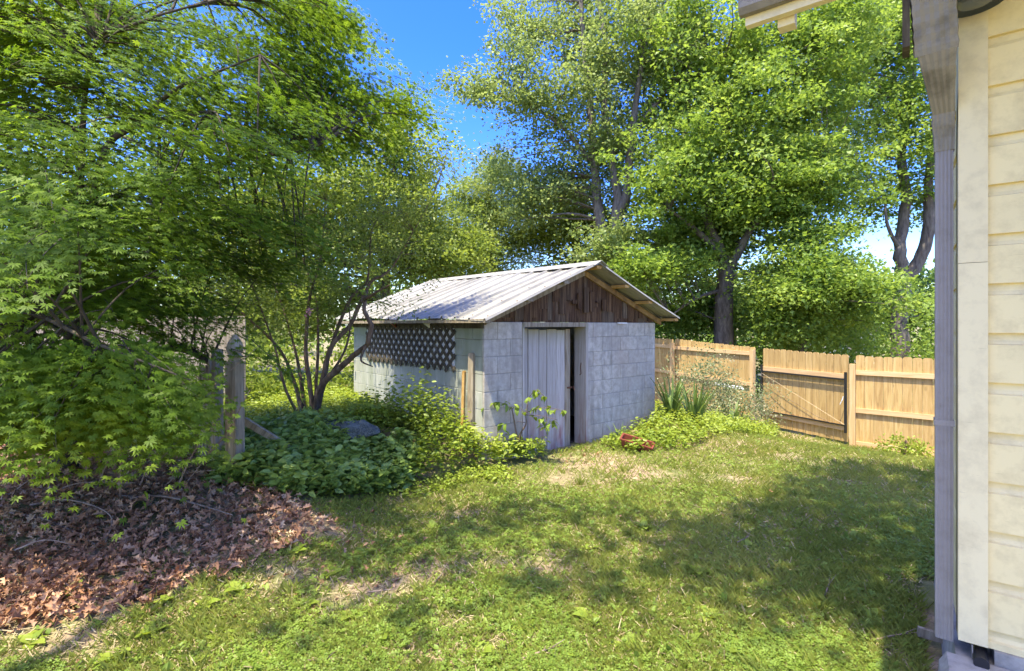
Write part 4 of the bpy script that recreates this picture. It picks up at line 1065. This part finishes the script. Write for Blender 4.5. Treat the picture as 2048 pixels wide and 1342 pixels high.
# clover and small weeds
def trefoil():
    v = [(0, 0, 0)]; f = []
    for k in range(3):
        a = k * 2 * math.pi / 3; c, s = math.cos(a), math.sin(a); b = len(v)
        for (p, q, h) in ((.42, .5, .06), (.34, .92, .1), (-.34, .92, .1), (-.42, .5, .06)):
            v.append((p * c - q * s, p * s + q * c, h))
        f.append((0, b, b + 1, b + 2)); f.append((0, b + 2, b + 3, b + 3))
    f = [q if len(set(q)) == 4 else None for q in f]; f = [q for q in f if q]
    g = []
    v = [(0, 0, 0)]
    for k in range(3):
        a = k * 2 * math.pi / 3; c, s = math.cos(a), math.sin(a); b = len(v)
        for (p, q, h) in ((.5, .85, .08), (-.5, .85, .08)): v.append((p * c - q * s, p * s + q * c, h))
        g.append((0, b, b + 1))
    return v, g
TRE = trefoil()
x, y = place(150000, 1.75, 8.5, 1.6, lambda x, y: (rng.random(len(x)) > bare(x, y) * 1.0) & (rng.random(len(x)) < .06 + 1.5 * sstep(.42, .62, fbm(x * 1.3 + 3, y * 1.3, 44))) & ~(in_poly(x, y, LIT) & (rng.random(len(x)) < .99)))
n = len(x); pos = np.stack([x, y, terrain(x, y) + .012 + .035 * rng.random(n)], -1)
stuff(cloud('clover', M['clover'], *TRE, pos, unit(n) * np.array([1, 1, .25]), unit(n, 2.2), (.008 + .009 * rng.random(n)) * (1 + .03 * y), None, np.clip(fbm(x, y, 51) * .6 + rng.random(n) * .4, 0, 1)), 'clover and small weeds carpeting the lawn')
x, y = place(60000, 1.75, 9, 1.5, lambda x, y: (rng.random(len(x)) > bare(x, y)) & (rng.random(len(x)) < .1 + .9 * fbm(x * 2 + 9, y * 2, 64)) & ~(in_poly(x, y, LIT) & (rng.random(len(x)) < .96)))
n = len(x); pos = np.stack([x, y, terrain(x, y) + .004 + .02 * rng.random(n)], -1)
yd = unit(n) * np.array([1, 1, .35]); yd[:, 2] = np.abs(yd[:, 2]) + .1
stuff(cloud('lawn_weeds', M['clover'], *OVAL, pos, yd, unit(n, 2), (.018 + .035 * rng.random(n) ** 2), None, rng.random(n)), 'small oval leaved weeds mixed through the grass')
x, y = place(60000, 1.75, 10, 1.4, lambda x, y: rng.random(len(x)) < .25 + .9 * fbm(x * 3, y * 3, 91))
n = len(x); yd = unit(n) * np.array([1, 1, .18])
stuff(cloud('dry_thatch', M['straw'], [(-.5, 0, 0), (.5, 0, 0), (.4, 1, .06), (-.3, .96, .02)], [(0, 1, 2, 3)], np.stack([x, y, terrain(x, y) + .004 + .018 * rng.random(n)], -1), yd, unit(n, 2), .03 + .05 * rng.random(n), None, rng.random(n), wid=.0028 + .0008 * y), 'dry grass stalks and thatch lying in the lawn')
# leaf litter
def oakleaf():
    v = [(0, 0, 0), (.12, .12, .05), (.09, .28, .02), (.3, .42, .2), (.12, .5, .06), (.24, .74, .2), (.08, .78, .02), (0, 1, -.22), (-.1, .76, 0), (-.2, .72, .26), (-.12, .5, .05), (-.28, .4, .24), (-.1, .28, .02), (-.12, .12, .05)]
    c = [(0, .5, -.03)]
    f = [(14, i, i + 1) for i in range(13)] + [(14, 13, 0)]
    return v + c, f
OAK = oakleaf()
def litter(n, fn, size, name, label, lift=.03, z0=1.9, z1=8):
    x, y = wedge(n, z0, z1, 1.2, 1.3); k = fn(x, y) & ~in_poly(x, y, SHED); x, y = x[k], y[k]; n = len(x)
    pos = np.stack([x, y, terrain(x, y) + lift * rng.random(n) + .003], -1)
    yd = unit(n) * np.array([1, 1, .5])
    return stuff(cloud(name, M['litter'], *OAK, pos, yd, unit(n, .9), size * (.6 + .7 * rng.random(n)), None, rng.random(n)), label)
litter(60000, lambda x, y: in_poly(x + .5 * (fbm(x * 2, y * 2, 77) - .5), y + .5 * (fbm(x * 2, y * 2, 78) - .5), LIT) & (rng.random(len(x)) < .92), .068, 'leaf_litter', 'brown fallen oak leaves heaped under the maple', .06)
litter(9000, lambda x, y: (((x - .75) / .55) ** 2 + ((y - 6.25) / .4) ** 2 < 1) | ((rng.random(len(x)) < .012) & (y < 7)), .06, 'fallen_leaves', 'scattered brown leaves by the door and on the lawn', .02)
litter(30000, lambda x, y: (rng.random(len(x)) < .5 * np.exp(-(((x + 1.6) / .7) ** 2 + ((y - 3.7) / .7) ** 2))), .05, 'leaf_crumbs', 'broken leaf bits at the edge of the leaf pile', .01)
# mound of leafy ground cover left of the shed door and strip on the right
def cover(name, label, mat, n, reg, size, hfun, tm=OVAL, up=1.3, box=(-6, 1, 4, 9.5), per=6):
    x = rng.uniform(box[0], box[1], n); y = rng.uniform(box[2], box[3], n); k = reg(x, y) & ~in_poly(x, y, SHED); x, y = x[k], y[k]
    n = len(x); H = hfun(x, y) * (.55 + .6 * fbm(x * 5, y * 5, 71)) * (.75 + .5 * rng.random(n))
    base = terrain(x, y); X = np.repeat(x, per); Yy = np.repeat(y, per); m = n * per
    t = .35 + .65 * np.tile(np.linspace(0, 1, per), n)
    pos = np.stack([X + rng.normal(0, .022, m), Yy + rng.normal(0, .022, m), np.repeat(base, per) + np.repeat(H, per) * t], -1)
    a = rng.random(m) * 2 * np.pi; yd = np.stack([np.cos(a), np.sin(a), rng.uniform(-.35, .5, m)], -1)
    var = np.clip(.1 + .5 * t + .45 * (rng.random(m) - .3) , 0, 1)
    return stuff(cloud(name, mat, *tm, pos, yd, unit(m, up), size * (.6 + .7 * rng.random(m)), None, var), label)
nearv = lambda x, y: in_poly(x, y, COV) & (y < 5.5 + .25 * (fbm(x * 3, y * 3, 5) - .5)) & (x < -1.0)
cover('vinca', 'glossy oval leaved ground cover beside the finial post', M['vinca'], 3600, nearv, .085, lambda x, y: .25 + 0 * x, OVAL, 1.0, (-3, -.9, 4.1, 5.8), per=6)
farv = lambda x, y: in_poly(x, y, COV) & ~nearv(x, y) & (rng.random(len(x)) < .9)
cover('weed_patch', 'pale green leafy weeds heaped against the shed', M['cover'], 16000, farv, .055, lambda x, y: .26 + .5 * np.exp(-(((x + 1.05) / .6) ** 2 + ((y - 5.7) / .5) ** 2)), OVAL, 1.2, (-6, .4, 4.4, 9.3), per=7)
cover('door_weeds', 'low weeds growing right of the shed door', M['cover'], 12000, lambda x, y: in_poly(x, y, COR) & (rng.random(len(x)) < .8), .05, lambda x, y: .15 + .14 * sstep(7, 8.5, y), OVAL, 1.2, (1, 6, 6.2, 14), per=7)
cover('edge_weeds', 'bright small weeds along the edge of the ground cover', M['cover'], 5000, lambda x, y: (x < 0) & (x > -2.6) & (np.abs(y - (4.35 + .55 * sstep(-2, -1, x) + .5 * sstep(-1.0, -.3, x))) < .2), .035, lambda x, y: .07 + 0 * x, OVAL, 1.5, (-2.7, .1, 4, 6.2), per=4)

# shrub before the fence
def shrub(name, label, c, r, n, mat, per, sig, size, tm=QUAD):
    return tree(name, label, [([(c[0], c[1], th(c[0], c[1])), (c[0] + .03, c[1], th(c[0], c[1]) + .3), (c[0], c[1], c[2])], [.025, .02, .006])], [(c, r, n)], mat, None, per, sig, size, M['stem'], tm, 6, None, 'shrub', 30, .5, .8, .01)
shrub('flowering_shrub', 'dusty grey green shrub between the shed wall and the irises', (3.55, 9.4, .42), (.8, .7, .55), 60, M['grey'], 90, .12, .035)
shrub('flowering_shrub', 'second dusty shrub closer to the gate post, lower and wider', (4.7, 10.4, .0), (.75, .7, .5), 46, M['grey'], 90, .12, .035)
shrub('bright_shrub', 'small bright green shrub at the foot of the fence right of the gate', (6.65, 8.55, -.42), (.35, .25, .2), 14, M['cover'], 60, .07, .05, OVAL)

# iris clumps: each sword leaf a part
LM = []
for k in range(4):
    h = 1.0; bend = .15 + .16 * k; mb = MB(); vs = []; fs = []; n = 7
    for i in range(n):
        t = i / (n - 1); w = .030 * (1 - t ** 2.2) + .0015; xx = bend * t * t * .8; zz = t * h * (1 - .28 * bend * t)
        vs += [(xx, -w, zz), (xx + .006, 0, zz), (xx, w, zz)]
    for i in range(n - 1):
        for q in (0, 1): fs.append((i * 3 + q, i * 3 + q + 1, i * 3 + 4 + q, i * 3 + 3 + q))
    me = MB().add(vs, fs).mesh('leaf', M['iris']); at = me.attributes.new('var', 'FLOAT', 'POINT'); at.data.foreach_set('value', np.full(len(me.vertices), .25 + .2 * k, np.float32)); me.shade_smooth(); LM.append(me)
def iris(px, py, z, n, hgt, label, spread=.1):
    p = W(px, py, z); o = empty('iris_clump', (p.x, p.y, th(p.x, p.y) + .02), 0, label, 'plant', 'clumps of sword leaved iris')
    for i in range(n):
        a = random.uniform(0, 2 * math.pi); r = random.uniform(0, spread); s = hgt * random.uniform(.65, 1.1)
        l = link('leaf', random.choice(LM), o, (r * math.cos(a), r * math.sin(a) * .7, 0), (random.uniform(-.1, .1), random.uniform(-.05, .2), a + random.uniform(-.5, .5))); l.scale = (s, s * 1.1, s)
iris(1345, 860, 7.8, 36, .74, 'iris clump nearest the shed corner with upright sword leaves')
iris(1390, 868, 7.6, 36, .7, 'fuller iris clump in front of the dusty shrub', .13)
iris(1465, 850, 8.9, 32, .66, 'iris clump closest to the pine gate post', .13)
iris(1425, 855, 8.6, 14, .45, 'small iris clump between its two larger neighbours')
iris(560, 860, 6.0, 22, .42, 'iris clump in shade right of the finial post', .14)
iris(610, 870, 5.7, 18, .4, 'iris clump at the base of the bare stemmed tree', .14)
iris(1235, 860, 7.0, 8, .28, 'short tuft of sword leaves against the block wall')

# peony like seedling in front of the door
pe = W(1035, 880, 6.0); ps = empty('leafy_seedling', (pe.x, pe.y - .05, th(pe.x, pe.y)), 0, 'leggy seedling with drooping compound leaves before the shed door', 'plant')
lo = Vector(ps.location); stems = [([W(1036, 885, 5.95), W(1030, 850, 5.95), W(1024, 818, 5.95)], [.012, .009, .006]), ([W(1037, 885, 5.95), W(1042, 865, 5.92), W(1052, 848, 5.9), W(1052, 825, 5.9), W(1058, 795, 5.9)], [.014, .011, .008, .005, .003]),
        ([W(1024, 818, 5.95), W(1000, 805, 5.9), W(975, 812, 5.85)], [.004, .003, .002]), ([W(1024, 818, 5.95), W(1035, 812, 5.9), W(1050, 825, 5.85)], [.004, .003, .002]),
        ([W(1052, 830, 5.9), W(1085, 832, 5.8), W(1115, 840, 5.75)], [.004, .003, .002]), ([W(1052, 825, 5.9), W(1090, 815, 5.8), W(1128, 822, 5.7)], [.004, .003, .002]), ([W(1058, 795, 5.9), W(1072, 780, 5.85), W(1088, 792, 5.8)], [.004, .003, .002]), ([W(1050, 845, 5.9), W(1035, 843, 5.8)], [.004, .002])]
for p, r in stems:
    P = smooth_path([q - lo for q in p], 4); MB().tube(P, lerp_list(r, len(P)), 6).build('stem', M['stem'], ps, smooth=True)
def leaf_mesh(L, Wd, mat, name='leaf', fold=.18, n=6, vr=.6, curl=.25):
    vs = []; fs = []
    for i in range(n + 1):
        t = i / n; w = Wd * math.sin(math.pi * min(t * .93 + .07, 1)) ** .8 * .5 if i < n else 0.0005
        z = .25 * L * math.sin(t * 2.2) * curl * 2 - curl * L * t * t
        vs += [(-w, t * L, z + fold * w), (0, t * L, z), (w, t * L, z + fold * w)]
    for i in range(n):
        for q in (0, 1): fs.append((i * 3 + q, i * 3 + q + 1, i * 3 + 4 + q, i * 3 + 3 + q))
    me = MB().add(vs, fs).mesh(name, mat); at = me.attributes.new('var', 'FLOAT', 'POINT'); at.data.foreach_set('value', np.full(len(me.vertices), vr, np.float32)); me.shade_smooth(); return me
PL = leaf_mesh(.075, .036, M['cover'], curl=.3); PL2 = leaf_mesh(.1, .05, M['clover'], curl=.3, vr=.4)
for (x, y, n) in ((985, 808, 4), (1000, 804, 4), (1015, 806, 4), (1028, 812, 5), (975, 812, 3), (1045, 822, 3), (1060, 795, 4), (1072, 782, 6), (1085, 790, 5), (1075, 815, 5), (1095, 815, 4), (1125, 823, 3), (1110, 820, 3), (1065, 835, 5), (1082, 838, 6), (1098, 845, 5), (1088, 855, 4), (1110, 842, 3), (1007, 850, 5), (1004, 862, 4)):
    for k in range(n):
        q = W(x + random.uniform(-6, 6), y + random.uniform(-4, 4), 5.85) - lo
        link('leaf', random.choice((PL, PL2)), ps, q, (random.uniform(-1.2, -.1), random.uniform(-.5, .5), random.uniform(0, 6.28)))

# broadleaf weeds, each with leaf children
BL = [leaf_mesh(.10, .055, M['cover'], vr=v, curl=c) for v, c in ((.35, .2), (.6, .3), (.85, .25), (.5, .1))]
spots = [(610, 1215), (650, 1250), (700, 1240), (560, 1290), (480, 1180), (410, 1210), (330, 1190), (760, 1280), (440, 1280), (300, 1270), (660, 1150), (820, 1260), (730, 1110), (870, 1060), (1000, 1180), (1100, 1230), (1180, 1240), (1220, 1180),
         (1420, 1240), (1380, 1290), (1480, 1310), (1250, 1300), (1130, 1310), (1050, 1260), (1530, 1180), (1600, 1120), (1700, 1080), (1500, 1100), (1660, 1220), (1740, 1240), (1560, 1290), (1180, 1100), (1290, 1060), (590, 1100), (930, 1210), (960, 1310),
         (230, 1320), (380, 1330), (520, 1330), (60, 1290), (140, 1170), (290, 1110), (1820, 1100), (1760, 1000), (1640, 1010), (1400, 1150)]
for i, (a, b) in enumerate(spots):
    x, y = Gp(a, b, .0); h = th(x, y); x, y = Gp(a, b, h)
    o = empty('broadleaf_weed', (x, y, th(x, y)), random.uniform(0, 6), *(('pale rosette of oval plantain leaves at the edge of the brown leaf pile', 'weed', 'plantain weeds by the leaf pile') if a < 480 else ('dim rosette of oval plantain leaves in the shaded lawn beside the house', 'weed', 'plantain weeds in the shade by the house') if a > 1480 else ('low rosette of oval plantain leaves in the sunlit lawn', 'weed', 'plantain weeds dotted through the open lawn')))
    n = random.randint(6, 9)
    for k in range(n):
        s = random.uniform(.5, 1.05)
        l = link('leaf', random.choice(BL), o, (0, 0, .004), (random.uniform(.15, .7), random.uniform(-.2, .2), k * 6.283 / n + random.uniform(-.3, .3))); l.scale = (s, s, s)
# twigs on the leaf pile
def twig(pts, r, label='bare brown twig lying over the fallen oak leaves', grp='bare twigs over the leaf pile', m='twig'):
    P = [Vector((p.x, p.y, max(p.z, th(p.x, p.y) + .035))) for k, p in enumerate(smooth_path(pts, 6))]; r = r * 1.25; b = P[0].copy(); P = [p - b for p in P]
    mb = MB().tube(P, lerp_list([r, r * .75, r * .35], len(P)), 5)
    q = P[len(P) // 2]; e = P[-1]; d = (e - q); s = d.cross(Vector((0, 0, 1)))
    mb.tube([q, q + d * .4 + s * .25 + Vector((0, 0, .05))], [r * .5, r * .2], 4)
    o = mb.build('twig', M[m], None, smooth=True); o.location = b; tag(o, label, 'twig', grp)
for pts, r in (([W(20, 1055, 3.6), W(110, 1062, 3.5), W(190, 1100, 3.3)], .007), ([W(60, 1010, 3.7), W(140, 1000, 3.7), W(220, 1030, 3.5), W(210, 1090, 3.3)], .006),
               ([W(230, 1000, 3.9), W(320, 992, 3.8), W(400, 1010, 3.7), W(465, 1030, 3.6)], .008), ([W(70, 1010, 3.9), W(150, 968, 3.9), W(270, 965, 3.9)], .006),
               ([W(240, 1010, 3.8), W(242, 930, 3.7), W(240, 870, 3.6)], .007), ([W(355, 975, 4.0), W(390, 900, 3.9), W(450, 820, 3.8)], .006), ([W(395, 930, 4.1), W(450, 870, 4.0), W(500, 780, 3.9)], .006),
               ([W(370, 970, 4.1), W(420, 900, 4.1), W(400, 885, 4.1), W(380, 900, 4.1)], .005), ([W(180, 1010, 4.1), W(200, 960, 4.0), W(225, 900, 3.9)], .006), ([W(120, 990, 4.2), W(110, 950, 4.1), W(85, 920, 4.0)], .005),
               ([W(280, 970, 4.0), W(300, 930, 4.0), W(330, 910, 4.0)], .005), ([W(10, 1000, 3.9), W(60, 960, 3.9), W(120, 940, 4.1)], .006), ([W(160, 1000, 4.1), W(170, 940, 4.1), W(140, 915, 4.1)], .005),
               ([W(310, 990, 4.1), W(360, 950, 4.0), W(430, 940, 3.9)], .005), ([W(30, 1100, 3.2), W(90, 1080, 3.2), W(150, 1090, 3.2)], .005), ([W(400, 800, 3.9), W(440, 760, 3.9), W(520, 690, 3.9)], .004)):
    twig(pts, r)
for (a, b, c, d) in ((735, 1195, 790, 1190), (870, 1175, 892, 1140), (1475, 1095, 1500, 1078), (1650, 1200, 1660, 1160), (600, 1335, 700, 1330), (1040, 1330, 1150, 1290), (940, 1170, 955, 1195), (1750, 1290, 1850, 1275)):
    p, q = Gp(a, b), Gp(c, d); P = [Vector((p[0], p[1], th(*p) + .012)), Vector(((p[0] + q[0]) / 2 + .008, (p[1] + q[1]) / 2, th(*p) + .03)), Vector((q[0], q[1], th(*q) + .012))]
    twig(P, .0045, 'small stick lying in the lawn', 'sticks scattered in the lawn')
